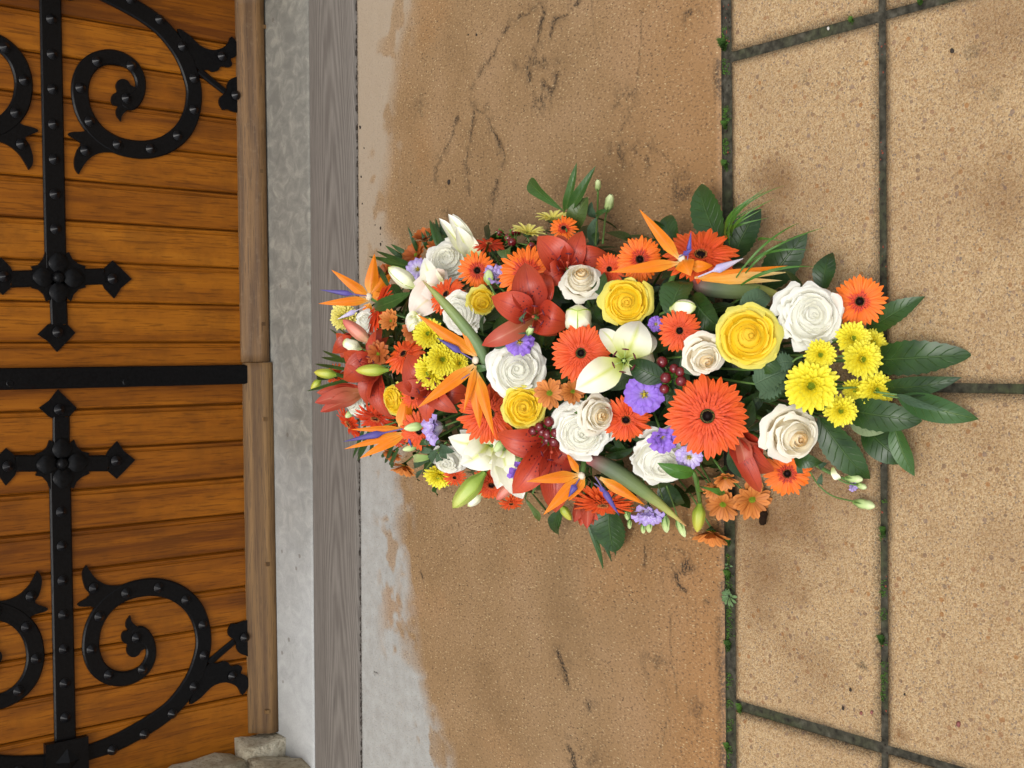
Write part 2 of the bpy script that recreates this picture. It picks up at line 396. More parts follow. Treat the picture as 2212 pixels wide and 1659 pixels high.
for q in CR:
    d = seg_dist(X + (wob - .5) * .012, Y + (fbm(X, Y, .02, 33) - .5) * .012, S(q))
    wd = .0010 + .0045 * sst(.38, .75, wob2) * (fbm(X, Y, .012, 44) + .4)
    a = (1 - sst(wd * .5, wd * 1.6 + .001, d)) * sst(.26, .46, fbm(X, Y, .03, 57)); dirt = np.maximum(dirt, a * (.7 + .6 * fbm(X, Y, .02, 51))); dep = np.maximum(dep, a)
    dirt = np.maximum(dirt, .5 * (1 - sst(0, .022, d)) * sst(.5, .62, fbm(X, Y, .012, 77)))
for q in THIN:
    d = seg_dist(X + (wob - .5) * .006, Y, S(q)); a = 1 - sst(.0006, .0026, d); dirt = np.maximum(dirt, a * (.3 + .5 * wob2)); dep = np.maximum(dep, a * .5)
for q in PATCH:
    d = seg_dist(X + (wob - .5) * .010, Y + (fbm(X, Y, .02, 61) - .5) * .010, S(q[:-1])); dirt = np.maximum(dirt, 1.1 * (1 - sst(q[-1] * .6, q[-1] * 1.5, d)))
    dirt = np.maximum(dirt, .6 * (1 - sst(q[-1], q[-1] * 5, d)) * sst(.5, .62, fbm(X, Y, .009, 78)))
for (px, py), rad, a in GRIME:
    p = pz(px, py); d = np.hypot(X - p.x, Y - p.y); dirt = np.maximum(dirt, a * 1.7 * (1 - sst(0, rad, d)) * sst(.52, .62, fbm(X, Y, .012, 79, 3)))
bnd = S([(885, 0), (860, 100), (848, 225), (848, 300), (838, 340), (834, 375), (822, 430), (836, 520), (850, 700), (852, 900), (855, 1040), (862, 1106), (866, 1218), (870, 1331), (878, 1425), (903, 1462), (918, 1537), (944, 1593), (955, 1665)])
bnd.sort(); bx, by = np.array([b[0] for b in bnd]), np.array([b[1] for b in bnd])
Yb = np.interp(X, bx, by)
w = Y - Yb + (fbm(X, Y, .09, 90) - .5) * .06 + (fbm(X * 1.0, Y, .03, 92) - .5) * .016
pale = sst(-.042, .036, w)
pale *= 1 - .75 * sst(.57, .66, fbm(X, Y, .06, 95)) * (1 - sst(.04, .13, Y - Yb)) 
pale = np.clip(pale + .45 * sst(.55, .7, fbm(X, Y, .06, 98)) * (1 - sst(0, .06, np.abs(Y - Yb + .02))), 0, 1)
beige = sst(-.35, .25, X + (fbm(X, Y, .2, 101) - .5) * .2) * .85
warm = np.clip(sst(1.62, 1.25, Y) * .55 + (1 - sst(.0, .16, np.abs(Y - 1.26))) * .45 * sst(-.2, -.6, X) + .35 * sst(.55, .75, fbm(X, Y, .25, 110)), 0, 1)
e = Y - 1.247
dirt = np.maximum(dirt, .8 * (1 - sst(.0, .014, e - fbm(X, Y, .03, 120) * .012)) * sst(.3, .6, fbm(X, Y, .05, 121)))
dirt = np.maximum(dirt, .8 * (1 - sst(.001, .007, EDGE_SLAB(X) - Y - fbm(X, Y, .02, 125) * .005)))
Z = -.0016 * dep - .004 * (1 - sst(0, .006, e)) - .003 * (1 - sst(0, .004, EDGE_SLAB(X) - Y)) + (fbm(X, Y, .3, 130) - .5) * .002
me = grid_mesh('slab', xs, ys, Z, dict(pale=pale, dirt=np.clip(dirt, 0, 1), beige=beige, warm=warm), ysk=None)
co = np.stack([X, Y, Z], -1).astype(np.float32).ravel(); me.vertices.foreach_set('co', co); me.update()
structure('concrete_floor', me, SLAB)
# vertical front edge of the slab, down in the joint
mb = MB(); mb.grid([[Vector((-2.6, 1.247, -.004)), Vector((2.6, 1.247, -.004))], [Vector((-2.6, 1.247, -.05)), Vector((2.6, 1.247, -.05))]], [[(0, 0)] * 2] * 2)
structure('slab_edge_surface', mb.build('slab_edge', MORTAR))

# ---------- grey wooden sill board and stone threshold
def wood_mat(name, stops, axis, rough, grain=1.0, spec=.4, bump=.0012, worn=None, pores=.6, ws=16, pv=.16, arcs=0.0, ps=320):
    k = NT(name)
    sc = [70, 70, 70]; sc[axis] = 3.0
    c0 = k.coord('Object')
    ofs = k.new('CombineXYZ'); k.set(ofs.inputs[0], k.math('MULTIPLY', k.rand(), 13)); k.set(ofs.inputs[1], k.math('MULTIPLY', k.rand(), 7)); k.set(ofs.inputs[2], k.math('MULTIPLY', k.rand(), 11))
    va = k.new('VectorMath', operation='ADD'); k.l.new(c0, va.inputs[0]); k.l.new(ofs.outputs[0], va.inputs[1])
    mp = k.new('Mapping'); mp.inputs['Scale'].default_value = sc; k.l.new(va.outputs[0], mp.inputs[0])
    a = k.noise(mp.outputs[0], 1.0, 5, .6, .6)
    sc2 = [ps, ps, ps]; sc2[axis] = ps * .05
    m2 = k.new('Mapping'); m2.inputs['Scale'].default_value = sc2; k.l.new(va.outputs[0], m2.inputs[0])
    b = k.noise(m2.outputs[0], 1.0, 3, .6)
    sc3 = [ws, ws, ws]; sc3[axis] = ws * .1
    m3 = k.new('Mapping'); m3.inputs['Scale'].default_value = sc3; k.l.new(va.outputs[0], m3.inputs[0])
    w = k.new('TexWave', wave_type='BANDS', bands_direction='XYZ'[axis - 1] if axis else 'Y'); k.l.new(m3.outputs[0], w.inputs[0]); w.inputs['Scale'].default_value = .9; w.inputs['Distortion'].default_value = 7; w.inputs['Detail'].default_value = 3
    f = k.math('ADD', k.math('MULTIPLY', a, .50), k.math('MULTIPLY', w.outputs[1], .22 * grain)); f = k.math('ADD', f, k.math('MULTIPLY', k.math('SUBTRACT', k.rand(), .5), pv))
    if arcs:
        sp = k.new('SeparateXYZ'); k.l.new(c0, sp.inputs[0])
        yc = k.math('SUBTRACT', k.math('SUBTRACT', sp.outputs[1], 2.472), k.math('MULTIPLY', k.math('SUBTRACT', k.noise(k.coord('Object', (1.1, 0, 0)), 1.0, 2), .5), .09))
        t_ = k.math('ADD', k.math('MULTIPLY', k.math('MULTIPLY', yc, yc), 1500.0), k.math('MULTIPLY', sp.outputs[0], 11.0)); t_ = k.math('ADD', t_, k.math('MULTIPLY', k.noise(k.coord('Object', (2.5, 30, 30)), 1.0, 3), 2.2))
        f = k.math('ADD', f, k.math('MULTIPLY', k.math('SINE', k.math('MULTIPLY', t_, 3.6)), arcs))
    col = k.ramp(f, stops)
    col = k.mix(k.ramp(b, [(.38, pores), (.46, 0)]), col, tuple(.55 * q for q in stops[0][1]))
    if worn: col = k.mix(k.ramp(k.noise(va.outputs[0], worn[1], 5, .65), [(worn[2], 0), (worn[2] + .14, worn[3])]), col, worn[0])
    k.base(col, k.math('ADD', rough, k.math('MULTIPLY', b, .14)), spec)
    k.bump(k.math('ADD', a, k.math('MULTIPLY', b, .9)), bump, .8); return k.m
GREYWOOD = wood_mat('weathered_grey_wood', [(.10, srgb(108, 101, 94)), (.42, srgb(131, 124, 116)), (.75, srgb(146, 139, 131))], 0, .8, .2, .2, .0008, pores=.3, ws=4.5, arcs=.13)
def strip(name, fa, fb, z0, z1, x0, x1, mat, nx=60, rag=0.0):
    mb = MB(); rows, ur = [], []
    prof = ((0, z0 - .05), (0, z1 - .004), (.12, z1 - .0012), (.30, z1), (.5, z1), (.7, z1), (.88, z1 - .0012), (1, z1 - .004), (1, z0 - .05))
    for i in range(nx + 1):
        x = x0 + (x1 - x0) * i / nx; a, b = fa(x), fb(x)
        w_ = b - a
        r = []
        for q, z in prof:
            off = {0: 0, .12: .003, .30: .008, .5: w_ / 2, .7: w_ - .008, .88: w_ - .003, 1: w_}[q]
            r.append(Vector((x, a + off + (noise.noise(Vector((x * 9, q, 3.1))) * rag if q in (0, .12) else 0), z)))
        rows.append(r); ur.append([(0, 0)] * len(r))
    mb.grid(rows, ur); return mb.build(name, mat)
sill = structure('sill_board_floor', strip('sill_board', lambda x: EDGE_SLAB(x) + .0055, lambda x: EDGE_WOOD(x) - .0015, -.01, .006, -2.6, 2.6, GREYWOOD, rag=.002))
k = NT('grey_threshold_stone'); c = k.coord('Object')
n1, n2 = k.noise(k.coord('Object', (1, .8, 1)), 26, 5, .62, .8), k.noise(c, 300, 3)
n0 = k.noise(c, 2.2, 3)
sx = k.new('SeparateXYZ'); k.l.new(c, sx.inputs[0])
left = k.math('ADD', k.math('MULTIPLY', sx.outputs[0], -.7), k.math('MULTIPLY', k.math('SUBTRACT', n0, .5), .9))
col = k.mix(k.ramp(left, [(.0, 0), (.55, 1)]), k.ramp(n1, [(.34, srgb(120, 117, 109)), (.5, srgb(132, 129, 120)), (.66, srgb(154, 150, 138))]), k.ramp(n1, [(.3, srgb(172, 173, 170)), (.7, srgb(192, 192, 189))]))
col = k.mix(k.ramp(n2, [(.3, .2), (.5, 0)]), col, srgb(100, 96, 90))
vd = k.voro(c, 26); vcn = k.new('TexVoronoi'); k.set(vcn.inputs['Vector'], c); vcn.inputs['Scale'].default_value = 26
sc_ = k.new('SeparateColor'); k.l.new(vcn.outputs['Color'], sc_.inputs[0])
dr = k.math('MULTIPLY', k.math('LESS_THAN', k.math('ADD', vd, k.math('MULTIPLY', n2, .1)), .21), k.math('GREATER_THAN', sc_.outputs[0], .86))
col = k.mix(k.math('MULTIPLY', dr, .55), col, srgb(104, 92, 82))
k.base(col, .85, .25); k.bump(n2, .0012, .6); STONE = k.m
structure('threshold_floor', strip('threshold', lambda x: EDGE_WOOD(x) + .0015, lambda x: 2.93, -.01, .006, -1.08, 1.04, STONE))

# ---------- church wall round the doorway
k = NT('rubble_limestone'); c = k.coord('Object')
n1, n2 = k.noise(c, 9, 5), k.noise(c, 70, 5, .65)
col = k.ramp(n1, [(.3, srgb(170, 154, 124)), (.5, srgb(212, 200, 172)), (.7, srgb(232, 224, 202))])
col = k.mix(k.ramp(n2, [(.34, .5), (.5, 0)]), col, srgb(112, 92, 66))
k.base(col, .9, .2); k.bump(k.math('ADD', n2, n1), .010, 1.0); RUBBLE = k.m
wall = thing('church_wall', 'pale rubble stone jamb and wall of the church doorway beside the left door leaf', 'wall', (-1.2, 2.6, 0))
def rubble_block(a, b, seed, amp=.016):
    r = random.Random(seed); bm = bmesh.new(); bmesh.ops.create_cube(bm, size=1.0)
    bmesh.ops.subdivide_edges(bm, edges=bm.edges, cuts=4, use_grid_fill=True)
    s = Vector(b) - Vector(a); ctr = (Vector(a) + Vector(b)) / 2
    for v in bm.verts:
        u = v.co.copy(); m = max(abs(u.x), abs(u.y), abs(u.z)) * 2
        q = Vector((u.x * s.x, u.y * s.y, u.z * s.z))
        near = sorted((abs(u.x), abs(u.y), abs(u.z)), reverse=True)
        shrink = max(0, near[1] - .3) / .2
        q -= Vector((math.copysign(1, u.x) if abs(u.x) > .45 else 0, math.copysign(1, u.y) if abs(u.y) > .45 else 0, math.copysign(1, u.z) if abs(u.z) > .45 else 0)) * shrink * .002
        q += noise.noise_vector((q + ctr) * 14 + Vector((seed, 0, 0))) * amp
        v.co = q + ctr
    me = bpy.data.meshes.new('stone_block'); bm.to_mesh(me); bm.free()
    me.polygons.foreach_set('use_smooth', [True] * len(me.polygons)); return me
WL = Vector((-1.2, 2.6, 0)); TL = Matrix.Translation(-WL)
def wall_part(me, name='stone_block', mat=RUBBLE): return link(name, me, wall, mat, TL)
mb = MB()
mb.box((-2.6, 2.612, -.05), (-1.10, 3.2, 3.2)); mb.box((1.06, 2.612, -.05), (2.6, 3.2, 3.2)); mb.box((-1.098, 2.612, 2.45), (1.058, 3.2, 3.2))
wall_part(mb.build('rubble_core', RUBBLE, False), 'rubble_core')
rr = random.Random(12)
z = -.01
for i in range(10):
    hgt = rr.choice((.2, .24, .28)) if i > 0 else .13
    jx = -1.0 + (-.006, -.040, -.050, -.052, -.048, -.054, -.05)[min(i, 6)] + rr.uniform(-.004, .004)
    ysplit = rr.uniform(2.70, 2.78)
    wall_part(rubble_block((-1.42, EDGE_WOOD(-1.0) + .002, z), (jx - .028, ysplit, z + hgt), i + 1))
    wall_part(rubble_block((-1.30, ysplit + .004, z + .003), (jx + rr.uniform(-.008, .014), 2.86, z + hgt - .004), i + 40))
    wall_part(rubble_block((.955 + rr.uniform(-.01, .01), 2.585, z), (1.4, 2.86, z + hgt), i + 80))
    z += hgt + .004

# ---------- the two door leaves
XM, YD = -.021, 2.84
OAK = wood_mat('varnished_oak', [(.10, srgb(104, 54, 6)), (.32, srgb(150, 86, 12)), (.52, srgb(170, 102, 18)), (.8, srgb(194, 126, 36))], 2, .40, .9, .25, .0005, pores=.5, worn=(srgb(92, 52, 12), 9, .48, .32), pv=.24, ps=270)
WEATHERED = wood_mat('worn_oak', [(.2, srgb(96, 68, 38)), (.45, srgb(132, 98, 58)), (.75, srgb(164, 130, 86))], 0, .55, .8, .4, .0012, worn=(srgb(150, 128, 100), 60, .55, .18), pores=.6)
WEATHERED2 = wood_mat('bleached_oak', [(.2, srgb(92, 66, 38)), (.45, srgb(132, 100, 60)), (.75, srgb(162, 130, 86))], 0, .65, .8, .35, .0012, pores=.5)
k = NT('black_painted_iron'); c = k.coord('Object'); n = k.noise(c, 160, 4, .6)
k.base(k.ramp(n, [(.3, (.003, .003, .0033)), (.7, (.006, .006, .0065))]), k.math('ADD', .22, k.math('MULTIPLY', n, .18)), .11); k.bump(n, .0012, .5); IRON = k.m
C1 = lambda p: (.35 * p[0], .35 * p[1]); C2 = lambda p: (.35 * p[0], 497.7 + .35 * p[1]); C3 = lambda p: (.35 * p[0], 1078.35 + .35 * p[1])
def D3(p):
    q = pdoor(*C3(p)); return (q.x, q.z)
def D2(p):
    q = pdoor(*C2(p)); return (q.x, q.z)
STRAPZ = pdoor(*C3((388, 900))).z
def band(pts, widths, thick, bev=.0035, y0=YD, per=7, taper=None):
    """flat iron bar with chamfered edges that follows a centre line on the door (x, z)"""
    P = spline([(p[0], p[1], w) for p, w in zip(pts, widths)], per) if len(pts) > 2 else [np.array((p[0], p[1], w), float) for p, w in zip(pts, widths)]
    mb = MB(); rows = []
    for i, p in enumerate(P):
        t = P[min(i + 1, len(P) - 1)][:2] - P[max(i - 1, 0)][:2]; t = t / (np.linalg.norm(t) + 1e-9); nn = np.array((-t[1], t[0])); h = p[2] / 2
        rows.append([Vector((p[0] + nn[0] * o, y0 - d, p[1] + nn[1] * o)) for o, d in ((-h, 0), (-h, thick - bev), (-h + bev, thick), (h - bev, thick), (h, thick - bev), (h, 0))])
    mb.grid(rows, [[(0, 0)] * 6 for _ in rows])
    for r in (0, len(rows) - 1):
        b = r * 6; f = tuple(range(b, b + 6)); mb.f.append(f if r else f[::-1])
    return mb
def plate(outline, thick, bev=.0035, y0=YD, per=0):
    """iron plate cut to an outline on the door (x, z)"""
    o = [np.array(p, float) for p in outline]
    if per: o = spline(o + [o[0]], per)[:-1]
    bm = bmesh.new(); vs_ = [bm.verts.new((p[0], y0 - thick, p[1])) for p in o]
    f = bm.faces.new(vs_); bm.normal_update()
    if f.normal.y > 0: bmesh.ops.reverse_faces(bm, faces=[f])
    bmesh.ops.inset_region(bm, faces=[f], thickness=bev, use_even_offset=False)
    bound = {v for e_ in bm.edges if e_.is_boundary for v in e_.verts}
    for v in bound: v.co.y += bev
    ex = bmesh.ops.extrude_edge_only(bm, edges=[e_ for e_ in bm.edges if e_.is_boundary])
    for v in ex['geom']:
        if isinstance(v, bmesh.types.BMVert): v.co.y = y0
    mb = MB(); bm.verts.index_update()
    mb.v = [v.co.copy() for v in bm.verts]; mb.f = [tuple(v.index for v in q.verts) for q in bm.faces]; mb.u = [(0, 0)] * len(mb.v); bm.free(); return mb
def flip(mb, mx=False, mz=False):
    for v in mb.v:
        if mx: v.x = 2 * XM - v.x
        if mz: v.z = 2 * STRAPZ - v.z
    if mx != mz: mb.f = [f[::-1] for f in mb.f]
    return mb
sm_ = MB(); sm_.tube([Vector((0, 0, 0)), Vector((0, -.002, 0)), Vector((0, -.0032, 0))], [.0125, .0125, .0112], 14)
for i in range(4): pass
cone = MB(); cone.tube([Vector((0, -.003, 0)), Vector((0, -.0128, 0)), Vector((0, -.0140, 0))], [.0112, .002, .0004], 14)
sm_.v += cone.v; sm_.u += cone.u; sm_.f += [tuple(i + len(sm_.v) - len(cone.v) for i in f) for f in cone.f]
k = NT('polished_black_iron'); k.base((.006, .006, .007), .28, .2); STUDM = k.m
STUD = sm_.build('stud', STUDM, False)
def mirror_pt(p, mx, mz): return (2 * XM - p[0] if mx else p[0], 2 * STRAPZ - p[1] if mz else p[1])
UNIT = .35 * depth(pdoor(200, 1300)) / FS                    # metres on the door for one pixel of the close-up
def w_(px): return px * UNIT
SCROLL = [(470, 1578), (560, 1555), (700, 1505), (820, 1445), (950, 1368), (1060, 1283), (1145, 1180), (1202, 1080), (1240, 965), (1253, 870), (1236, 760), (1195, 672), (1135, 608), (1055, 562), (955, 541), (860, 548), (770, 574), (682, 628), (618, 698), (574, 785), (557, 880), (563, 955), (592, 1028), (642, 1078), (700, 1102), (765, 1106), (832, 1086), (888, 1046), (922, 985), (928, 920), (905, 865), (860, 835), (820, 850)]
SW = [92, 96, 108, 112, 114, 114, 114, 112, 108, 106, 108, 112, 114, 114, 114, 112, 108, 104, 104, 104, 104, 104, 102, 98, 94, 92, 86, 78, 70, 66, 80, 110, 90]
FLEUR = [(528, 405), (507, 440), (505, 490), (524, 552), (548, 592), (477, 642), (492, 660), (575, 664), (596, 705), (680, 650), (780, 592), (850, 565), (800, 520), (720, 532), (650, 525), (592, 492), (556, 450)]
CURL = [(798, 716), (775, 750), (772, 785), (785, 808), (756, 815), (744, 850), (758, 882), (782, 896), (776, 930), (790, 962), (820, 972), (850, 958), (868, 930), (915, 905), (905, 850), (870, 805), (830, 775), (806, 750)]
STALK = ([(1285, 1010), (1360, 945), (1440, 878)], [46, 44, 40])
SHIELD = [(1424, 766), (1404, 800), (1406, 838), (1438, 866), (1452, 888), (1456, 920), (1475, 948), (1510, 962), (1545, 966), (1556, 860), (1550, 752), (1490, 752), (1455, 768)]
SPRIG = [(1290, 1005), (1340, 1010), (1368, 996), (1400, 1004), (1420, 1028), (1466, 1020), (1488, 1038), (1480, 1072), (1512, 1086), (1530, 1140), (1490, 1205), (1466, 1165), (1428, 1138), (1370, 1128), (1300, 1155), (1232, 1222), (1165, 1262), (1190, 1180), (1225, 1080)]
STUDS = [(685, 1543), (882, 1445), (1055, 1318), (1188, 1152), (1250, 960), (1243, 772), (1138, 618), (970, 543), (770, 576), (572, 545), (605, 720), (557, 924), (664, 1080), (872, 1045), (835, 852)]
STUDS2 = [(1425, 1086), (1500, 850)]
HEADS = {'down': [(655, 1378), (662, 1362), (718, 1300), (762, 1362), (830, 1415), (770, 1478), (716, 1532), (660, 1484), (668, 1466), (640, 1420)],
         }
ctr = (375, 1437)
HUB = [(300, 1294), (352, 1318), (418, 1318), (452, 1292), (466, 1330), (500, 1362), (545, 1372), (530, 1412), (530, 1462), (548, 1500), (502, 1520), (468, 1548), (448, 1592), (404, 1568), (352, 1568), (304, 1596), (290, 1556), (258, 1520), (214, 1512), (234, 1470), (234, 1410), (212, 1380), (254, 1366), (284, 1338)]
def rot_pts(pts, k_):
    r = []
    for x, y in pts:
        dx, dy = x - ctr[0], y - ctr[1]
        for _ in range(k_): dx, dy = -dy, dx
        r.append((ctr[0] + dx, ctr[1] + dy))
    return r
def make_leaf(mx):
    side = 'right' if mx else 'left'
    leaf = thing('door_leaf', ('right' if mx else 'left') + ' oak leaf of the church door, ' + ('with darker weather bar and black cover strip' if mx else 'with paler weather bar'), 'door', (XM + (.48 if mx else -.48), YD, .02), 'oak door leaves')
    L = Matrix.Translation(-leaf.location)
    def part(mb, name, mat=IRON, parent=None, smooth=False, label=None):
        return link(name, mb.build(name, mat, smooth), parent or leaf, None, L if parent is None else None, label=label)
    # planks with a small bead along one edge
    edges = ([-.0225] + [-.115 - .0968 * i for i in range(9)] + [-1.065]) if not mx else ([-.0195, .047] + [.144 + .0973 * i for i in range(8)] + [.9545])
    for a, b in zip(edges[:-1], edges[1:]):
        if a > b: a, b = b, a
        g = .0012; y = YD + rnd.uniform(-.0006, .0006)
        prof = [(a + g, .025), (a + g, .006), (a + .0045, .0005), (a + .012, 0), (b - .015, 0), (b - .0125, .003), (b - .0105, .003), (b - .0085, .0004), (b - .0045, .0006), (b - g, .006), (b - g, .025)]
        mb = MB(); mb.grid([[Vector((x, y + d, zz)) for x, d in prof] for zz in (.012, .4, .8, 1.6, 2.42)], [[(0, 0)] * len(prof)] * 5)
        part(mb, 'plank', OAK)
    mb = MB(); mb.box((min(edges[0], edges[-1]), YD + .012, .012), (max(edges[0], edges[-1]), YD + .06, 2.42)); part(mb, 'backing_board', OAK)
    # weather bar
    o = 0 if mx else -.010
    x0, x1 = ((-.006, .952) if mx else (-.990, -.0075))
    prof = [(YD + .002, .0765), (YD - .008, .0765), (YD - .011, .0735), (YD - .013, .068), (YD - .0185 + o * .5, .062), (YD - .024 + o * .7, .054), (YD - .028 + o, .044), (YD - .034 + o, .037), (YD - .037 + o, .030), (YD - .0375 + o, .014), (YD - .034 + o, .0095), (YD + .002, .0095)]
    if not mx: prof = [(y, z_ - .004) for y, z_ in prof]
    mb = MB(); nx = 40
    mb.grid([[Vector((x0 + (x1 - x0) * i / nx, y, z_)) for y, z_ in prof] for i in range(nx + 1)], [[(0, 0)] * len(prof)] * (nx + 1))
    n_ = len(prof); mb.f.append(tuple(range(n_))); mb.f.append(tuple(range(nx * n_, nx * n_ + n_))[::-1])
    bar = part(mb, 'weather_bar', WEATHERED if mx else WEATHERED2, smooth=True)
    for px, py in ([C1((1624, 168)), C1((1608, 1058)), C2((1618, 578))] if mx else [C2((1630, 1165)), C3((1645, 400)), C3((1645, 1310))]):
        q = pdoor(px, py, YD - .03 + o); pm_ = MB(); pm_.box((q.x - .0048, YD - .038 + o, q.z - .005), (q.x + .0048, YD - .02, q.z + .005)); part(pm_, 'peg', WEATHERED2, bar)
    # horizontal strap hinge, cross hub and studs
    T = lambda p: mirror_pt(D3(p) if p[1] is not None else p, mx, False)
    st = [D3((380, 75)), D3((405, 1400))]
    strap = part(flip(band([(D2(ctr)[0], STRAPZ), (-.96, STRAPZ)], [w_(126)] * 2, .0085), mx), 'hinge_strap')
    def studs(pts, parent, thick):
        for x, z_ in pts:
            m = Matrix.Translation((x, YD - thick, z_)); link('stud', STUD, parent, None, m)
    L3 = [(376, 75 + 212 * i) for i in range(7)]
    studs([mirror_pt((D3(p)[0], STRAPZ), mx, False) for p in L3], strap, .0085)
    for k_ in range(4):                                      # four arms of the cross
        rp = rot_pts([ctr, (660, 1437)], k_)
        if k_ in (0, 2, 3):
            part(flip(band([D2(p) for p in rp], [w_(100)] * 2, .008), mx), 'cross_arm', parent=strap)
            if k_ == 3: head = [(x_, 2 * ctr[1] - y_) for x_, y_ in HEADS['down']]
            hd = rot_pts(HEADS['down'], k_)
            part(flip(plate([D2(p) for p in hd], .0095, .004), mx), 'arm_head', parent=strap)
            studs([mirror_pt(D2(p), mx, False) for p in rot_pts([(708, 1420)], k_)], strap, .0095)
    part(flip(plate([D2(p) for p in HUB], .0115, .004), mx), 'cross_hub', parent=strap)
    hc = mirror_pt(D2(ctr), mx, False)
    for k_ in range(4):
        an = math.pi / 2 * k_; mb = MB()
        rows = []
        for i in range(7):
            t = i / 6; r_ = w_(35 + 115 * t); row = []
            for j in range(7):
                u = j / 3 - 1; wd = w_(58) * math.sin(math.pi * min(1, .12 + t * .83)) ** .8 * u
                h = .012 + .0075 * math.sin(math.pi * t) ** .6 * (1 - abs(u) ** 3) + .0005
                row.append(Vector((hc[0] + math.cos(an) * r_ - math.sin(an) * wd, YD - h, hc[1] + math.sin(an) * r_ + math.cos(an) * wd)))
            rows.append(row)
        mb.grid(rows, [[(0, 0)] * 7] * 7); part(mb, 'hub_petal', parent=strap, smooth=True)
    mb = MB(); mb.ball((hc[0], YD - .012, hc[1]), w_(36), 14, 10, (1, .85, 1)); part(mb, 'hub_boss', parent=strap, smooth=True)
    # scroll below the strap and its twin above
    for mz in (False, True):
        sc = part(flip(band([D3(p) for p in SCROLL], [w_(x) for x in SW], .009), mx, mz), 'iron_scroll')
        for nm, pts, th in (('leaf_ornament', FLEUR, .0102), ('curl_ornament', CURL, .0104), ('sprig_ornament', SPRIG, .0106)):
            part(flip(plate([D3(p) for p in pts], th, .003, per=3), mx, mz), nm, parent=sc)
        part(flip(band([D3(p) for p in STALK[0]], [w_(x) for x in STALK[1]], .0085), mx, mz), 'stalk', parent=sc)
        part(flip(plate([D3(p) for p in SHIELD], .0098, .003, per=3), mx, mz), 'bud_ornament', parent=sc)
        studs([mirror_pt(D3(p), mx, mz) for p in STUDS], sc, .0095); studs([mirror_pt(D3(p), mx, mz) for p in STUDS2], sc, .0102)
    # collar where the scrolls meet the strap
    q0, q1 = D3((296, 1500)), D3((525, 1660))
    mb = MB(); mb.box((q1[0], YD - .019, STRAPZ - .05), (q0[0], YD - .0005, STRAPZ + .05))
    cl_ = flip(mb, mx); part(cl_, 'hinge_collar', parent=strap)
    mb = MB(); c_ = D3((410, 1600)); mb.tube([Vector((c_[0], YD - .0185, STRAPZ)), Vector((c_[0], YD - .034, STRAPZ))], [.030, .002], 4); part(flip(mb, mx), 'pyramid_stud', parent=strap)
    return leaf, part
right_leaf, part_r = make_leaf(True)
left_leaf, part_l = make_leaf(False)
# black cover strip over the meeting of the leaves, carried by the right leaf
b0, b1 = D2((700, 840)), D2((700, 968)); x0, x1 = b1[0], b0[0]
mb = MB(); zb = D2((1535, 900))[1]
prof = [(x0, 0), (x0, .0085), (x0 + .003, .0115), (x1 - .003, .0115), (x1, .0085), (x1, 0)]
mb.grid([[Vector((x, YD - .002 - d, z_)) for x, d in prof] for z_ in (zb, 2.4)], [[(0, 0)] * 6] * 2); mb.f.append(tuple(range(6)))
strip_ = part_r(mb, 'cover_strip', IRON)
for p in ((766, 936), (52, 944)):
    q = D2(p); mb = MB(); mb.tube([Vector((q[0], YD - .0135, q[1])), Vector((q[0], YD - .0148, q[1]))], [.0085, .007], 14); part_r(mb, 'screw', IRON, strip_)
# ================================================================== FLOWERS: builders
def face_frame(c, face=(0, 0), spin=0.0):
    tc = (EYE - c).normalized()
    n = (tc + IR * face[0] + ID * face[1]).normalized()
    x = (IR - n * IR.dot(n)).normalized(); y = n.cross(x)
    cs, sn = math.cos(spin), math.sin(spin)
    x2, y2 = x * cs + y * sn, y * cs - x * sn
    return Matrix((x2, y2, n)).transposed()
def blade_rows(P0, P1, N, w, prof, nl=10, nw=6, bulge=0.0, recurve=0.0, cup=0.0, wave=0.0, wk=9.0, side=0.0, fold=0.0, twist=0.0, serr=0.0, seed=0, curve_end=0.55):
    T = P1 - P0; Ln = T.length; T = T / Ln
    N = (N - T * N.dot(T)); N = N.normalized() if N.length > 1e-6 else T.orthogonal().normalized()
    Sd = T.cross(N)
    r = random.Random(seed); ph = r.uniform(0, 6)
    rows, ur = [], []
    for i in range(nl + 1):
        t = i / nl
        c = P0 + T * (Ln * t) + N * (bulge * 4 * t * (1 - t)) + Sd * (side * 4 * t * (1 - t))
        if recurve:
            q = max(0, (t - curve_end) / (1 - curve_end)); c = c - N * (recurve * q * q) - T * (recurve * .35 * q * q * q)
        hw = w / 2 * prof(t)
        if serr: hw *= 1 + serr * ((i % 2) * 2 - 1) * min(1, 4 * (1 - t))
        ct, st = math.cos(twist * t), math.sin(twist * t)
        S2, N2 = Sd * ct + N * st, N * ct - Sd * st
        row, uu = [], []
        for j in range(nw + 1):
            u = 2 * j / nw - 1
            z = cup * hw * u * u + fold * hw * abs(u) + wave * abs(u) ** 1.5 * math.sin(wk * t + ph + (2.1 if u > 0 else 0)) * math.sin(math.pi * min(1, t * 1.1))
            row.append(c + S2 * (hw * u) + N2 * z); uu.append((t, j / nw))
        rows.append(row); ur.append(uu)
    return rows, ur
LANCE = lambda t: max(.03, math.sin(math.pi * t ** .85) ** .85) if t < 1 else .02
OVAL = lambda t: max(.05, math.sin(math.pi * min(1, .04 + .96 * t) ** .95) ** .62) if t < 1 else .04
LILYP = lambda t: (.34 + .66 * sm(0, .45, t)) * (max(0, 1 - max(0, (t - .5) / .5) ** 2.2)) ** .75 + (.02 if t >= 1 else 0)
SEPAL = lambda t: (.25 + .75 * sm(0, .3, t)) * (1 - max(0, (t - .3) / .7) ** 1.5) + .015
STRAP = lambda t: (1 - t) ** .5 * .9 + .05
OBOV = lambda t: max(.04, (t ** .8) * 1.0 * (max(0, 1 - max(0, (t - .62) / .38) ** 2.4)) ** .6)

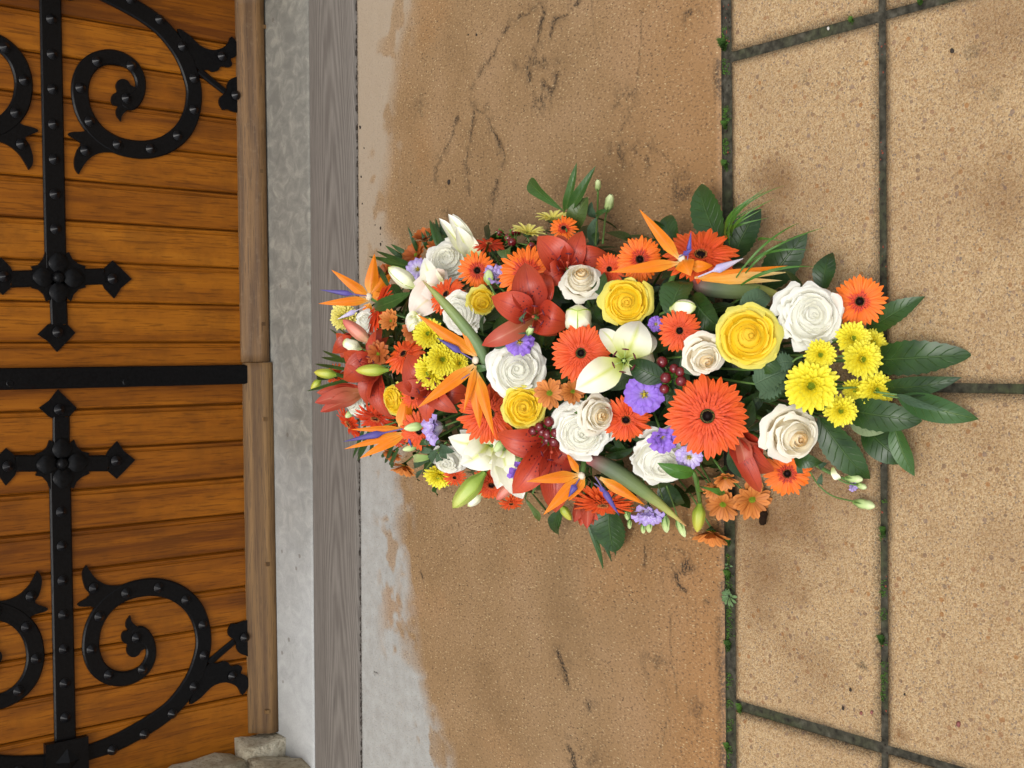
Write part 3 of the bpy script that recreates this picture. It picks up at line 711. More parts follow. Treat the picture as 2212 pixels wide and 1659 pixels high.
# ---- petal colours
M_GER_R = petal_mat('gerbera_red_orange', [(0, (.52, .040, .006)), (.35, (.68, .068, .010)), (1, (.76, .120, .018))], .5, .15, .1, across=5)
M_GER_O = petal_mat('gerbera_orange', [(0, (.72, .07, .008)), (.3, (.84, .15, .010)), (1, (.88, .19, .014))], .5, .15, .1, across=5)
M_GER_D = petal_mat('gerbera_dark', [(0, (.45, .025, .006)), (1, (.70, .06, .010))], .5, .12, .12, across=5)
M_GER_RED = petal_mat('gerbera_red_heart', [(0, (.16, .006, .004)), (.3, (.50, .03, .005)), (.6, (.74, .075, .008))], .5, .1, .1, across=5)
M_GER_EYE = plain('gerbera_eye', (.012, .004, .004), .7, .2)
M_GER_FRINGE = plain('gerbera_fringe', (.55, .22, .06), .6, .2)
M_WHITE = petal_mat('white_rose', [(0, (.88, .86, .62)), (.35, (.91, .90, .78)), (1, (.92, .915, .85))], .55, .38, .03, vary=.04, bmp=.12)
M_CREAM = petal_mat('cream_rose', [(0, (.86, .68, .36)), (.4, (.90, .82, .62)), (1, (.92, .89, .78))], .55, .36, .03, vary=.05, bmp=.12)
M_CREAMIN = petal_mat('cream_rose_heart', [(0, (.84, .54, .20)), (.5, (.88, .68, .36)), (1, (.90, .79, .54))], .55, .34, .03, vary=.05, bmp=.12)
M_YEL = petal_mat('yellow_rose', [(0, (.86, .50, .01)), (.5, (.88, .61, .02)), (1, (.88, .66, .05))], .55, .30, .04, vary=.06, bmp=.12)
M_YELOUT = petal_mat('yellow_rose_outer', [(0, (.80, .58, .02)), (.55, (.86, .68, .06)), (1, (.78, .74, .17))], .55, .30, .05, vary=.08, bmp=.12)
M_LILR = petal_mat('red_lily', [(0, (.44, .10, .014)), (.14, (.33, .024, .010)), (.5, (.42, .040, .016)), (1, (.50, .070, .024))], .40, .14, .20, spots=.9, rib=((.26, .008, .010), .03), vary=.3, across=22, bmp=1.2, spec=.5)
M_LILB = petal_mat('red_lily_outside', [(0, (.40, .18, .06)), (.5, (.48, .11, .06)), (1, (.46, .055, .03))], .4, .12, .10, rib=((.55, .20, .12), .06), vary=.2, spec=.4)
M_LILW = petal_mat('white_lily', [(0, (.42, .52, .05)), (.22, (.70, .74, .26)), (.5, (.84, .83, .60)), (1, (.86, .85, .78))], .4, .18, .04, rib=((.62, .68, .16), .10), vary=.04)
M_LILP = petal_mat('blush_lily', [(0, (.70, .66, .40)), (.4, (.82, .68, .56)), (1, (.84, .74, .66))], .4, .18, .06, rib=((.72, .62, .36), .05), vary=.06)
M_CHR = petal_mat('yellow_chrysanthemum', [(0, (.62, .58, .02)), (.3, (.84, .72, .02)), (1, (.88, .81, .08))], .5, .25, .06, across=3)
M_CHRP = petal_mat('pale_chrysanthemum', [(0, (.55, .56, .08)), (.4, (.80, .70, .14)), (1, (.84, .77, .26))], .5, .15, .10, across=4, rib=((.60, .50, .08), .1))
M_BRZ = petal_mat('bronze_daisy', [(0, (.38, .13, .02)), (.4, (.52, .17, .03)), (1, (.62, .22, .05))], .55, .12, .14, across=4, rib=((.36, .08, .012), .1), vary=.3)
M_BRZD = petal_mat('brown_daisy', [(0, (.30, .07, .012)), (.5, (.42, .10, .018)), (1, (.48, .13, .024))], .55, .12, .14, across=4, vary=.3)
M_GREEN_EYE = plain('green_eye', (.20, .28, .015), .6, .3)
M_LIS = petal_mat('lilac_lisianthus', [(0, (.62, .62, .52)), (.22, (.56, .48, .72)), (.5, (.36, .22, .72)), (1, (.30, .15, .66))], .5, .2, .14, vary=.15, across=9)
M_LISP = petal_mat('pale_lisianthus', [(0, (.70, .72, .60)), (.4, (.70, .64, .80)), (.8, (.58, .49, .79)), (1, (.46, .33, .74))], .5, .2, .08, vary=.15, across=9)
M_STAMEN = plain('yellow_stamen', (.45, .36, .02), .6, .3)
M_STIG = plain('dark_stigma', (.10, .01, .02), .5, .3)
M_FIL = plain('red_filament', (.42, .06, .03), .45, .4)
M_FILG = plain('green_filament', (.36, .48, .14), .45, .4)
M_STR = petal_mat('bird_orange', [(0, (.78, .55, .22)), (.14, (.82, .32, .03)), (.4, (.80, .21, .006)), (1, (.80, .22, .006))], .42, .15, .18, rib=((.70, .17, .005), .08), vary=.1, across=12)
M_STRP = petal_mat('bird_pale', [(0, (.80, .30, .02)), (.3, (.80, .36, .05)), (1, (.74, .58, .26))], .45, .15, .14, vary=.1, across=12)
M_BLUE = petal_mat('bird_blue', [(0, (.20, .16, .32)), (.4, (.10, .075, .30)), (1, (.065, .050, .20))], .45, .05, .2, rib=((.03, .02, .09), .1), vary=.2)
M_LAV = petal_mat('bird_lavender', [(0, (.62, .55, .62)), (.5, (.48, .42, .66)), (1, (.70, .62, .62))], .45, .1, .14, vary=.1)
M_BRACT = petal_mat('bird_bract', [(0, (.36, .09, .09)), (.16, (.17, .085, .075)), (.34, (.085, .11, .06)), (.68, (.14, .19, .06)), (.9, (.36, .36, .09)), (1, (.42, .20, .08))], .5, 0, .2, vary=.1, across=26)
M_BRACT2 = petal_mat('green_bract', [(0, (.10, .16, .07)), (.5, (.15, .22, .08)), (.85, (.26, .30, .08)), (1, (.36, .26, .10))], .45, 0, .2, vary=.1, across=26)
M_HEART = plain('bird_heart', (.66, .58, .44), .5, .3)
M_STEM = plain('green_stem', (.085, .17, .035), .5, .4)
M_CALYX = plain('dark_calyx', (.035, .07, .02), .6, .3)
M_BUDG = petal_mat('green_bud', [(0, (.20, .33, .05)), (.5, (.34, .44, .08)), (.85, (.44, .48, .12)), (1, (.36, .36, .07))], .4, 0, .06, across=6)
M_BUDY = petal_mat('yellow_green_bud', [(0, (.16, .28, .03)), (.5, (.40, .44, .05)), (1, (.50, .44, .06))], .4, 0, .06, across=6)
M_BUDW = petal_mat('white_bud', [(0, (.48, .56, .16)), (.3, (.76, .77, .50)), (.8, (.84, .83, .66)), (1, (.55, .62, .18))], .4, 0, .03, across=6)
M_BUDP = petal_mat('pink_bud', [(0, (.55, .40, .20)), (.4, (.62, .24, .16)), (1, (.55, .13, .10))], .4, 0, .10, across=6)
M_BUDRIB = plain('bud_rib', (.30, .42, .05), .45, .3)
M_BUDL = petal_mat('lisianthus_bud', [(0, (.16, .28, .06)), (.5, (.44, .56, .22)), (1, (.60, .68, .36))], .45, 0, .1, across=6)
k = NT('dark_red_berry'); n = k.noise(k.coord('Object'), 120, 2)
k.base(k.ramp(n, [(.3, (.10, .006, .010)), (.7, (.17, .012, .016))]), .16, .6); M_BERRY = k.m
def leaf_mat(name, c0, c1, vein, rough=.34, vstr=.5, trans=.12, nv=9, spec=.5):
    k = NT(name)
    sep = k.new('SeparateXYZ'); k.l.new(k.coord('UV'), sep.inputs[0]); t, u = sep.outputs[0], sep.outputs[1]
    cu = k.math('ABSOLUTE', k.math('SUBTRACT', u, .5))
    n = k.noise(k.coord('Object'), 45, 4)
    col = k.mix(k.ramp(k.math('ADD', n, k.math('MULTIPLY', k.math('SUBTRACT', k.rand(), .5), .5)), [(.3, 0), (.7, 1)]), c0, c1)
    mid = k.ramp(cu, [(.012, 1), (.035, 0)])
    ph = k.math('SUBTRACT', k.math('MULTIPLY', t, nv), k.math('MULTIPLY', cu, nv * .34))
    fr = k.math('ABSOLUTE', k.math('SUBTRACT', k.math('FRACT', ph), .5))
    sv = k.math('MULTIPLY', k.ramp(fr, [(.0, 1), (.07, 0)]), k.ramp(cu, [(.3, 1), (.48, 0)]))
    col = k.mix(k.math('MULTIPLY', k.math('MAXIMUM', mid, k.math('MULTIPLY', sv, .45)), vstr), col, vein)
    k.base(col, k.math('ADD', rough, k.math('MULTIPLY', n, .12)), spec)
    k.bump(k.math('SUBTRACT', k.math('MULTIPLY', n, .35), k.math('MAXIMUM', mid, k.math('MULTIPLY', sv, .6))), .0014, .7)
    if trans: k.translucent(k.mix(.5, col, (.10, .20, .02)), trans)
    return k.m
M_LEAF = leaf_mat('dark_leaf', (.010, .033, .006), (.026, .070, .011), (.07, .13, .03), .32, .4)
M_LEAFM = leaf_mat('mid_leaf', (.030, .085, .018), (.050, .12, .024), (.16, .24, .06), .32)
M_LEAFB = leaf_mat('bright_leaf', (.05, .15, .015), (.08, .19, .02), (.14, .26, .04), .34, .4, nv=1)
M_LEAFO = leaf_mat('olive_leaf', (.06, .10, .018), (.085, .135, .026), (.16, .22, .05), .36)
M_LEAFU = leaf_mat('pale_leaf_back', (.20, .26, .13), (.25, .31, .16), (.30, .36, .2), .6, .5, spec=.25)
M_LEAFS = leaf_mat('grey_green_leaf', (.055, .10, .055), (.075, .13, .07), (.12, .18, .10), .55, .5, spec=.25)
M_PALM = leaf_mat('palm_blade', (.020, .060, .012), (.035, .09, .018), (.06, .12, .03), .36, .5, nv=1)

def stem_part(par, c, R, rad=.0022, mat=None):
    """the stalk from below the flower down into the foam"""
    inv = R.transposed()
    tgt = Vector((DC.x + (c.x - DC.x) * .45, DC.y + (c.y - DC.y) * .62, max(.03, c.z * .35)))
    p1 = inv @ (tgt - c)
    mb = MB(); mb.tube([Vector((0, 0, -.004)), Vector((0, 0, -.012)) + p1 * .3, p1], rad, 6)
    link('stem', mb.build('stem'), par, mat or M_STEM)

# ---- gerbera
def gerbera_petal(seed):
    r = random.Random(seed); mb = MB()
    prof = lambda t: (.55 + .45 * sm(0, .5, t)) * (max(0, 1 - max(0, (t - .72) / .28) ** 2.2)) ** .6 + (.10 if t >= 1 else 0)
    w = .172 + r.uniform(-.025, .025); bend = r.uniform(-.05, .10); sd = r.uniform(-.03, .03)
    rows, ur = [], []
    for i in range(8):
        t = i / 7; x = .24 + .76 * t; row, uu = [], []
        zc = .05 * math.sin(math.pi * t) - bend * t * t + .035 * t
        for j in range(7):
            u = j / 3 - 1; hw = w / 2 * prof(t)
            z = zc + .012 * math.cos(u * math.pi * 2) * sm(0, .4, t) - .030 * u * u * (1 - .4 * t)
            xx = x - (.018 * abs(math.sin(u * math.pi * 1.0)) if i == 7 else 0)
            row.append(Vector((xx, hw * u + sd * t * t, z))); uu.append((t, j / 6))
        rows.append(row); ur.append(uu)
    mb.grid(rows, ur); return mb.build('petal')
GP = {m.name: [None] * 4 for m in (M_GER_R, M_GER_O, M_GER_D)}
for m in (M_GER_R, M_GER_O, M_GER_D):
    for i in range(4):
        me = gerbera_petal(i + 1); me.materials.append(m); GP[m.name][i] = me
def gerbera_heart(seed, big):
    """three rings of short florets round the eye"""
    r = random.Random(seed); mb = MB()
    rings = ((.34, .60, 30, .050), (.27, .48, 30, .075), (.21, .38, 28, .100), (.17, .30, 24, .12)) if big else ((.26, .46, 24, .06), (.2, .36, 22, .085), (.16, .28, 20, .10))
    for q, (a, b, n, z) in enumerate(rings):
        for i in range(n):
            an = 2 * math.pi * (i + r.uniform(-.3, .3)) / n; c, s = math.cos(an), math.sin(an); L = b * r.uniform(.88, 1.1); w = .036
            rows, ur = [], []
            for t, ww, dz in ((0, .7, 0), (.5, 1, .02), (1, .25, r.uniform(-.005, .03))):
                x = a + (L - a) * t
                rows.append([Vector((c * x - s * w * ww * u, s * x + c * w * ww * u, z + dz - .012 * abs(u))) for u in (-1, 0, 1)]); ur.append([(t * .6, .2), (t * .6, .5), (t * .6, .8)])
            mb.grid(rows, ur)
    return mb.build('inner_florets')
def gerbera_eye():
    mb = MB(); r = random.Random(5)
    for j in range(140):
        q = math.sqrt((j + .5) / 140); an = j * 2.39996; p = Vector((math.cos(an) * q * .16, math.sin(an) * q * .16, .085 + .05 * q * q))
        mb.ball(p * .78, .012, 5, 3, (1, 1, 1.8))
    mb.ball((0, 0, .045), .135, 12, 6, (1, 1, .3)); return mb.build('eye', M_GER_EYE)
def gerbera_fringe():
    mb = MB(); r = random.Random(6)
    for j in range(46):
        an = 2 * math.pi * j / 46 + r.uniform(-.05, .05); q = r.uniform(.125, .185); c, s = math.cos(an), math.sin(an)
        mb.tube([Vector((c * q, s * q, .07)), Vector((c * (q + .015), s * (q + .015), .15 + r.uniform(0, .03)))], [.006, .005], 4)
    return mb.build('pollen_ring', M_GER_FRINGE)
def calyx_mesh():
    mb = MB(); mb.tube([Vector((0, 0, -.22)), Vector((0, 0, -.12)), Vector((0, 0, .0)), Vector((0, 0, .05))], [.05, .12, .26, .24], 12); return mb.build('calyx', M_CALYX)
HEART = {}
for m in (M_GER_R, M_GER_O, M_GER_D):
    for big in (0, 1):
        me = gerbera_heart(3, big); me.materials.append({M_GER_R: M_GER_R, M_GER_O: M_GER_RED, M_GER_D: M_GER_D}[m]); HEART[m.name, big] = me
EYE_ME, FR_ME, CAL_ME = gerbera_eye(), gerbera_fringe(), calyx_mesh()
def place(x, y, lift): 
    c = dome(x, y, lift); return c
def gerbera(label, x, y, r, face=(0, 0), mat=None, lift=.02, n=30, droop=0.0):
    mat = mat or M_GER_R; r *= 1.08 if x < 1100 else 1.0; droop += rnd.uniform(-.05, .10); lean, la = rnd.uniform(.02, .14), rnd.uniform(0, 6)
    c = place(x, y, lift); R = face_frame(c, face, rnd.uniform(0, 6)); s = metre(r, c)
    g = thing('gerbera', label, 'gerbera', c, 'orange gerberas in the funeral spray', R)
    sc = Matrix.Scale(s, 4)
    if r >= 30:
        for lay, (nn, k_, dz) in enumerate(((n, 1.0, 0), (n - 6, .86, .035))):
            for i in range(nn):
                a = 2 * math.pi * (i + lay * .5 + rnd.uniform(-.18, .18)) / nn
                m = sc @ Matrix.Rotation(a, 4, 'Z') @ Matrix.Rotation(droop + lean * math.cos(a - la) + rnd.uniform(-.08, .12), 4, 'Y') @ Matrix.Rotation(rnd.uniform(-.22, .22), 4, 'X') @ Matrix.Scale(k_ * rnd.uniform(.90, 1.04), 4)
                m = Matrix.Translation((0, 0, dz * s)) @ m
                link('petal', rnd.choice(GP[mat.name]), g, None, m)
    else:
        bm = bmesh.new()
        for i in range(n):
            t = rnd.choice(GP[mat.name]).copy(); a = 2 * math.pi * (i + rnd.uniform(-.2, .2)) / n
            t.transform(Matrix.Rotation(a, 4, 'Z') @ Matrix.Rotation(droop + rnd.uniform(-.05, .09), 4, 'Y')); bm.from_mesh(t); bpy.data.meshes.remove(t)
        me = bpy.data.meshes.new('ray_petals'); bm.to_mesh(me); bm.free(); me.materials.append(mat)
        link('ray_petals', me, g, None, sc, kind='stuff')
    link('inner_florets', HEART[mat.name, 1 if r > 60 else 0], g, None, sc, kind='stuff')
    es = Matrix.Scale(s * (.92 if r > 60 else 1.08), 4)
    link('eye', EYE_ME, g, None, es); link('pollen_ring', FR_ME, g, None, es, kind='stuff'); link('calyx', CAL_ME, g, None, sc)
    stem_part(g, c, R); return g

# ---- rose
def rose_petal(phi, rt, zr, half, dep, bulge, curl, skew, ruff, r):
    """one scale of the bloom: a shell that hangs from its rim (radius rt, height zr) down into the flower"""
    mb = MB(); rows, ur = [], []; nv, nu = 9, 12
    k1, k2, k3 = r.uniform(0, 6), r.uniform(0, 6), r.uniform(.9, 1.12); tip = r.uniform(-.02, .05)
    for i in range(nv + 1):
        v0 = i / nv; row, uu = [], []
        for j in range(nu + 1):
            u = 2 * j / nu - 1
            v = v0 * (1 - .20 * abs(u) ** 3 - ruff * .035 * math.sin(u * 8 + k1)) + tip * (1 - abs(u)) * v0
            q = max(0, 1 - v)
            rad = rt * (1 - .55 * q ** 1.6) + rt * bulge * math.sin(math.pi * min(1, v)) ** 1.2
            z = zr - dep * q ** 1.25
            c = max(0, (v - .68) / .32)
            rad += curl * c * c * (.55 + 1.0 * u * u); z -= curl * (.5 * c ** 3 + .9 * c * c * u * u)
            rad *= 1 + skew * u
            rad += ruff * .016 * math.sin(u * 6 + k2 + v * 3) * v * v; z += ruff * .020 * math.sin(u * 5 + k1) * v * v
            an = phi + half * k3 * u * (.55 + .45 * math.sin(math.pi * min(.5, v * .6)))
            row.append(Vector((math.cos(an) * rad, math.sin(an) * rad, z))); uu.append((max(0, min(1, v)), j / nu))
        rows.append(row); ur.append(uu)
    mb.grid(rows, ur); return mb.build('petal')
RINGS = {'open': ((3, .07, .43, 2.0, .22, .45, 0), (4, .17, .44, 1.45, .26, .36, .01), (5, .31, .41, 1.15, .28, .26, .04), (6, .47, .33, 1.0, .32, .18, .09), (6, .65, .20, .90, .36, .10, .15), (7, .82, .04, .80, .36, .05, .20)),
             'full': ((3, .06, .44, 2.0, .20, .45, 0), (4, .14, .46, 1.5, .24, .36, 0), (5, .25, .45, 1.2, .26, .28, .02), (6, .38, .40, 1.05, .28, .20, .05), (7, .53, .30, .92, .30, .14, .08), (7, .70, .16, .84, .32, .08, .12), (8, .85, .0, .76, .32, .04, .15)),
             'bud': ((2, .05, .78, 2.3, .25, .6, 0), (3, .12, .80, 1.8, .32, .5, .0), (3, .21, .78, 1.5, .46, .40, .02), (4, .31, .72, 1.3, .56, .32, .05), (4, .42, .62, 1.2, .62, .24, .12), (5, .54, .46, 1.1, .64, .14, .20), (5, .66, .24, 1.0, .58, .06, .26))}
def rose_set(kind, seed):
    r = random.Random(seed); out = []
    # rings of scales: (count, rim radius, rim height, half width, depth, bulge, roll of the rim)
    rings = RINGS[kind]
    nr = len(rings); base = 0
    for q, (n, rt, zr, half, dep, bulge, curl) in enumerate(rings):
        o = q / (nr - 1); base += r.uniform(.4, 1.2); drift = Vector((r.uniform(-1, 1), r.uniform(-1, 1), 0)) * .07 * (1 - o)
        for i in range(n):
            phi = base + 2 * math.pi * i / n + r.uniform(-.22, .22)
            me = rose_petal(phi, rt * r.uniform(.87, 1.12), zr + r.uniform(-.05, .05), half * r.uniform(.9, 1.1), dep, bulge, curl * r.uniform(.5, 1.4), .10 * (1 - o) + .045, (1.7 if kind == 'full' else 1.0) * (.2 + .8 * o), r)
            ax = Vector((-math.sin(phi), math.cos(phi), 0)); piv = Vector((math.cos(phi) * rt * .5, math.sin(phi) * rt * .5, zr - dep))
            me.transform(Matrix.Translation(piv + drift) @ Matrix.Rotation(r.uniform(-.16, .18) * (.35 + o), 4, ax) @ Matrix.Rotation(r.uniform(-.10, .10), 4, 'Z') @ Matrix.Translation(-piv))
            for v in me.vertices:
                q3 = noise.noise_vector(v.co * 3.2 + Vector((seed * 3.1, i * .7, q))) * .030 * (.3 + o); v.co += q3
            out.append((o, me))
    return out
ROSES = {}
def rose(label, x, y, r, face=(0, 0), colour='white', kind='open', lift=.0, seed=1, spin=None):
    key = (colour, kind, seed)
    if key not in ROSES:
        L = []
        for o, me in rose_set(kind, seed):
            m = {'white': M_WHITE, 'cream': M_CREAMIN if o < .5 else M_CREAM, 'yellow': M_YEL if o < .85 else M_YELOUT}[colour]
            me.materials.append(m); L.append(me)
        ROSES[key] = L
    c = place(x, y, lift); R = face_frame(c, face, rnd.uniform(0, 6) if spin is None else spin); s = metre(r * (1.1 if x < 1100 else 1.04), c)
    g = thing('rose', label, 'rose', c, colour + ' roses in the funeral spray', R)
    for me in ROSES[key]: link('petal', me, g, None, Matrix.Scale(s, 4))
    hb = MB(); dz_ = .085 if kind != 'bud' else .20; pr = [(.004, RINGS[kind][0][2] - dz_)] + [(q[1] * .9, q[2] - dz_) for q in RINGS[kind][:-1]] + [(.5, -.30), (.2, -.42)]
    hb.grid([[Vector((math.cos(a_) * p_[0], math.sin(a_) * p_[0], p_[1])) for p_ in pr] for a_ in [2 * math.pi * i / 20 for i in range(21)]], [[(.45, .5)] * len(pr)] * 21); link('rose_filler', hb.build('rose_filler'), g, {'white': M_WHITE, 'cream': M_CREAM, 'yellow': M_YEL}[colour], Matrix.Scale(s, 4))  # filler body added under the petals so the grooves stay shallow and bright
    mb = MB(); mb.tube([Vector((0, 0, -.55)), Vector((0, 0, -.4)), Vector((0, 0, -.25))], [.08, .2, .22], 10)
    for i in range(5):
        a = i * 1.2566; dr = Vector((math.cos(a), math.sin(a), 0))
        rows, ur = blade_rows(dr * .14 + Vector((0, 0, -.3)), dr * .75 + Vector((0, 0, -.34)), Vector((0, 0, 1)), .26, SEPAL, 6, 2, bulge=-.05); mb.grid(rows, ur)
    link('calyx', mb.build('calyx'), g, M_STEM, Matrix.Scale(s, 4))
    stem_part(g, c, R, .003); return g

# ---- lilies: every petal is laid from the throat to its own tip
def lily(label, x, y, petals, face=(0, 0), mat=None, lift=.03, group='red lilies in the funeral spray', stamens=True, throat=.03, name='lily', fil=None, anther=None, cat='lily', bulge=.016, rec=.018):
    mat = mat or M_LILR
    c = place(x, y, lift); R = face_frame(c, face); inv = R.transposed(); d = depth(c); tc = (EYE - c).normalized()
    g = thing(name, label, cat, c, group, R)
    axis = R @ Vector((0, 0, 1)); base = -axis * throat
    for i, p in enumerate(petals):
        tx, ty, w = p[:3]; dd = p[3] if len(p) > 3 else .0; mm = p[4] if len(p) > 4 else mat
        tip = at_depth(tx, ty, d + dd) - c
        off = tip - axis * tip.dot(axis); off = off.normalized() * .004 if off.length > 1e-5 else Vector()
        T = (tip - base)
        N = axis - T.normalized() * axis.dot(T.normalized())
        rows, ur = blade_rows(base + off, tip, N, metre(w * (1.16 if x > 1100 else 1.26), c), LILYP, 12, 8, bulge=bulge, recurve=rec, cup=.34, fold=.14, wave=.0042, wk=9, seed=i + int(x), side=rnd.uniform(-.004, .004))
        mb = MB(); mb.grid([[inv @ v for v in r_] for r_ in rows], ur); link('petal', mb.build('petal'), g, mm)
    if stamens:
        for i in range(6):
            a = i * 1.047 + .4; dr = R @ Vector((math.cos(a), math.sin(a), 0))
            mb = MB(); e = base + axis * (throat + .022) + dr * .016
            mb.tube([inv @ v for v in (base, base + axis * .02 + dr * .004, base + axis * .04 + dr * .009, e)], .0008, 5)
            f_ = link('filament', mb.build('filament'), g, fil or M_FIL)
            mb = MB(); tdir = axis.cross(dr).normalized(); mb.tube([inv @ (e - tdir * .005), inv @ e, inv @ (e + tdir * .005)], [.0008, .0016, .0008], 6)
            link('anther', mb.build('anther'), f_, anther or M_STIG)
        mb = MB(); e = base + axis * (throat + .030); mb.tube([inv @ v for v in (base, base + axis * .03, e)], [.0014, .0011, .0012], 6)
        mb.ball(inv @ e, .0026, 8, 5); link('pistil', mb.build('pistil'), g, fil or M_FIL)
    stem_part(g, c, R, .003); return g

# ---- buds
def bud(label, bx, by, tx, ty, w, mat, lift=.03, dd=0.0, name='lily_bud', group='closed lily buds in the funeral spray', ribs=6, stem_to=None, rib_mat=None, cat='flower bud', shape=None, openb=0.0):
    c = place(bx, by, lift); tip = at_depth(tx, ty, depth(c) + dd); ax = tip - c; L = ax.length; ax.normalize()
    g = thing(name, label, cat, c, group)
    u = ax.orthogonal().normalized(); v = ax.cross(u); hw = metre(w, c) / 2
    mb = MB(); rows, ur = [], []; nk = 24
    shape = shape or (lambda t: (.30 + .70 * sm(0, .38, t)) * (max(0, 1 - max(0, (t - .45) / .55) ** 2.0)) ** .62 + .0)
    for i in range(13):
        t = i / 12; row, uu = [], []
        for k_ in range(nk + 1):
            a = 2 * math.pi * k_ / nk
            q = hw * (shape(t) + openb * sm(.7, 1, t) * .5) * (1 + .07 * math.cos(ribs / 2 * a * 2) * math.sin(math.pi * min(1, t + .05))) + 1e-5
            row.append(ax * (L * t) + (u * math.cos(a) + v * math.sin(a)) * q); uu.append((t, k_ / nk))
        rows.append(row); ur.append(uu)
    mb.grid(rows, ur); link('bud_petals', mb.build('bud_petals'), g, mat)
    if rib_mat:
        mb = MB()
        for k_ in range(3):
            a = 2 * math.pi * (k_ + .5) / 3
            mb.tube([ax * (L * t) + (u * math.cos(a) + v * math.sin(a)) * hw * shape(t) * 1.045 for t in [i / 10 for i in range(11)]], [hw * .045] * 10 + [hw * .02], 5)
        link('rib', mb.build('rib'), g, rib_mat)
    if stem_to is None:
        tgt = Vector((DC.x + (c.x - DC.x) * .5, DC.y + (c.y - DC.y) * .65, max(.03, c.z * .4))) - c
    else: tgt = stem_to - c
    mb = MB(); mb.tube([ax * .004, -ax * .012 + tgt * .12, tgt * .5 - ax * .006, tgt], [.0021, .0017, .0017, .0018], 6); link('stem', mb.build('stem'), g, M_STEM)
    return g

# ---- chrysanthemums
def chrys(label, x, y, r, face=(0, 0), mat=None, lift=.025, dense=1.0, eye=True, seed=1, flat=0.0, group='yellow chrysanthemums in the funeral spray', back=False):
    mat = mat or M_CHR; c = place(x, y, lift); R = face_frame(c, face, rnd.uniform(0, 6)); s = metre(r, c)
    g = thing('chrysanthemum', label, 'chrysanthemum', c, group, R)
    r_ = random.Random(seed + int(x))
    r *= 1.06; s = metre(r, c); rings = ((23, 1.0, .04, .23), (23, .92, .24, .23), (21, .80, .46, .21), (18, .64, .72, .18), (14, .47, .98, .15), (10, .34, 1.2, .12))
    if back: rings = ((17, 1.0, .30, .2), (16, .92, .42, .2))
    def rays(rs):
        mb = MB()
        for q, (n, L, el, w) in enumerate(rs):
            for i in range(n):
                a = 2 * math.pi * (i + .5 * (q % 2) + r_.uniform(-.22, .22)) / n; e = el + r_.uniform(-.14, .14) - flat; l = L * r_.uniform(.88, 1.06)
                cz, sz, ca, sa = math.cos(e), math.sin(e), math.cos(a), math.sin(a); dr = Vector((ca * cz, sa * cz, sz)); up = Vector((-ca * sz, -sa * sz, cz))
                p0 = Vector((ca * .06, sa * .06, .02 + .01 * q))
                rows, ur = blade_rows(p0, p0 + dr * l, up, w * r_.uniform(.9, 1.1), lambda t: (.55 + .45 * sm(0, .6, t)) * (max(0, 1 - max(0, (t - .7) / .3) ** 2.6)) ** .5 + (.32 if t >= 1 else 0), 6, 4, bulge=-.05 if not back else .06, cup=.55)
                mb.grid(rows, ur)
        return mb
    link('outer_rays', rays(rings[:2]).build('outer_rays'), g, mat, Matrix.Scale(s, 4), kind='stuff')
    if len(rings) > 2: link('inner_rays', rays(rings[2:]).build('inner_rays'), g, mat, Matrix.Scale(s, 4), kind='stuff')
    mb = MB()
    for j in range(40):
        q = math.sqrt((j + .5) / 40); an = j * 2.39996; mb.ball((math.cos(an) * q * .16, math.sin(an) * q * .16, .17 + .04 * (1 - q)), .028, 5, 3)
    link('disc', mb.build('disc'), g, M_GREEN_EYE, Matrix.Scale(s, 4))
    mb = MB(); mb.tube([Vector((0, 0, -.14)), Vector((0, 0, -.06)), Vector((0, 0, .03))], [.06, .22, .30], 12)
    for i in range(14):
        a = 2 * math.pi * i / 14; dr = Vector((math.cos(a), math.sin(a), 0)); rows, ur = blade_rows(dr * .2 + Vector((0, 0, -.03)), dr * .46 + Vector((0, 0, .05 if back else 0)), Vector((0, 0, 1)), .10, SEPAL, 3, 2); mb.grid(rows, ur)
    link('calyx', mb.build('calyx'), g, M_CALYX, Matrix.Scale(s, 4))
    stem_part(g, c, R, .0016); return g
def daisy_petal(seed):
    r = random.Random(seed); mb = MB()
    rows, ur = blade_rows(Vector((.12, 0, 0)), Vector((1, 0, r.uniform(-.1, .06))), Vector((0, 0, 1)), .36, lambda t: (.5 + .5 * sm(0, .6, t)) * (max(0, 1 - max(0, (t - .68) / .32) ** 2.2)) ** .6 + (.1 if t >= 1 else 0), 7, 4, bulge=.05, cup=r.uniform(-.2, .25), side=r.uniform(-.03, .03))
    mb.grid(rows, ur); return mb.build('petal')
DP = {}
for m in (M_BRZ, M_BRZD):
    DP[m.name] = []
    for i in range(4):
        me = daisy_petal(i + 11); me.materials.append(m); DP[m.name].append(me)
de = MB()
for j in range(46):
    q = math.sqrt((j + .5) / 46); an = j * 2.39996; de.ball((math.cos(an) * q * .20, math.sin(an) * q * .20, .04 + .10 * (1 - q * q)), .034, 5, 3)
DE_ME = de.build('disc', M_GREEN_EYE)
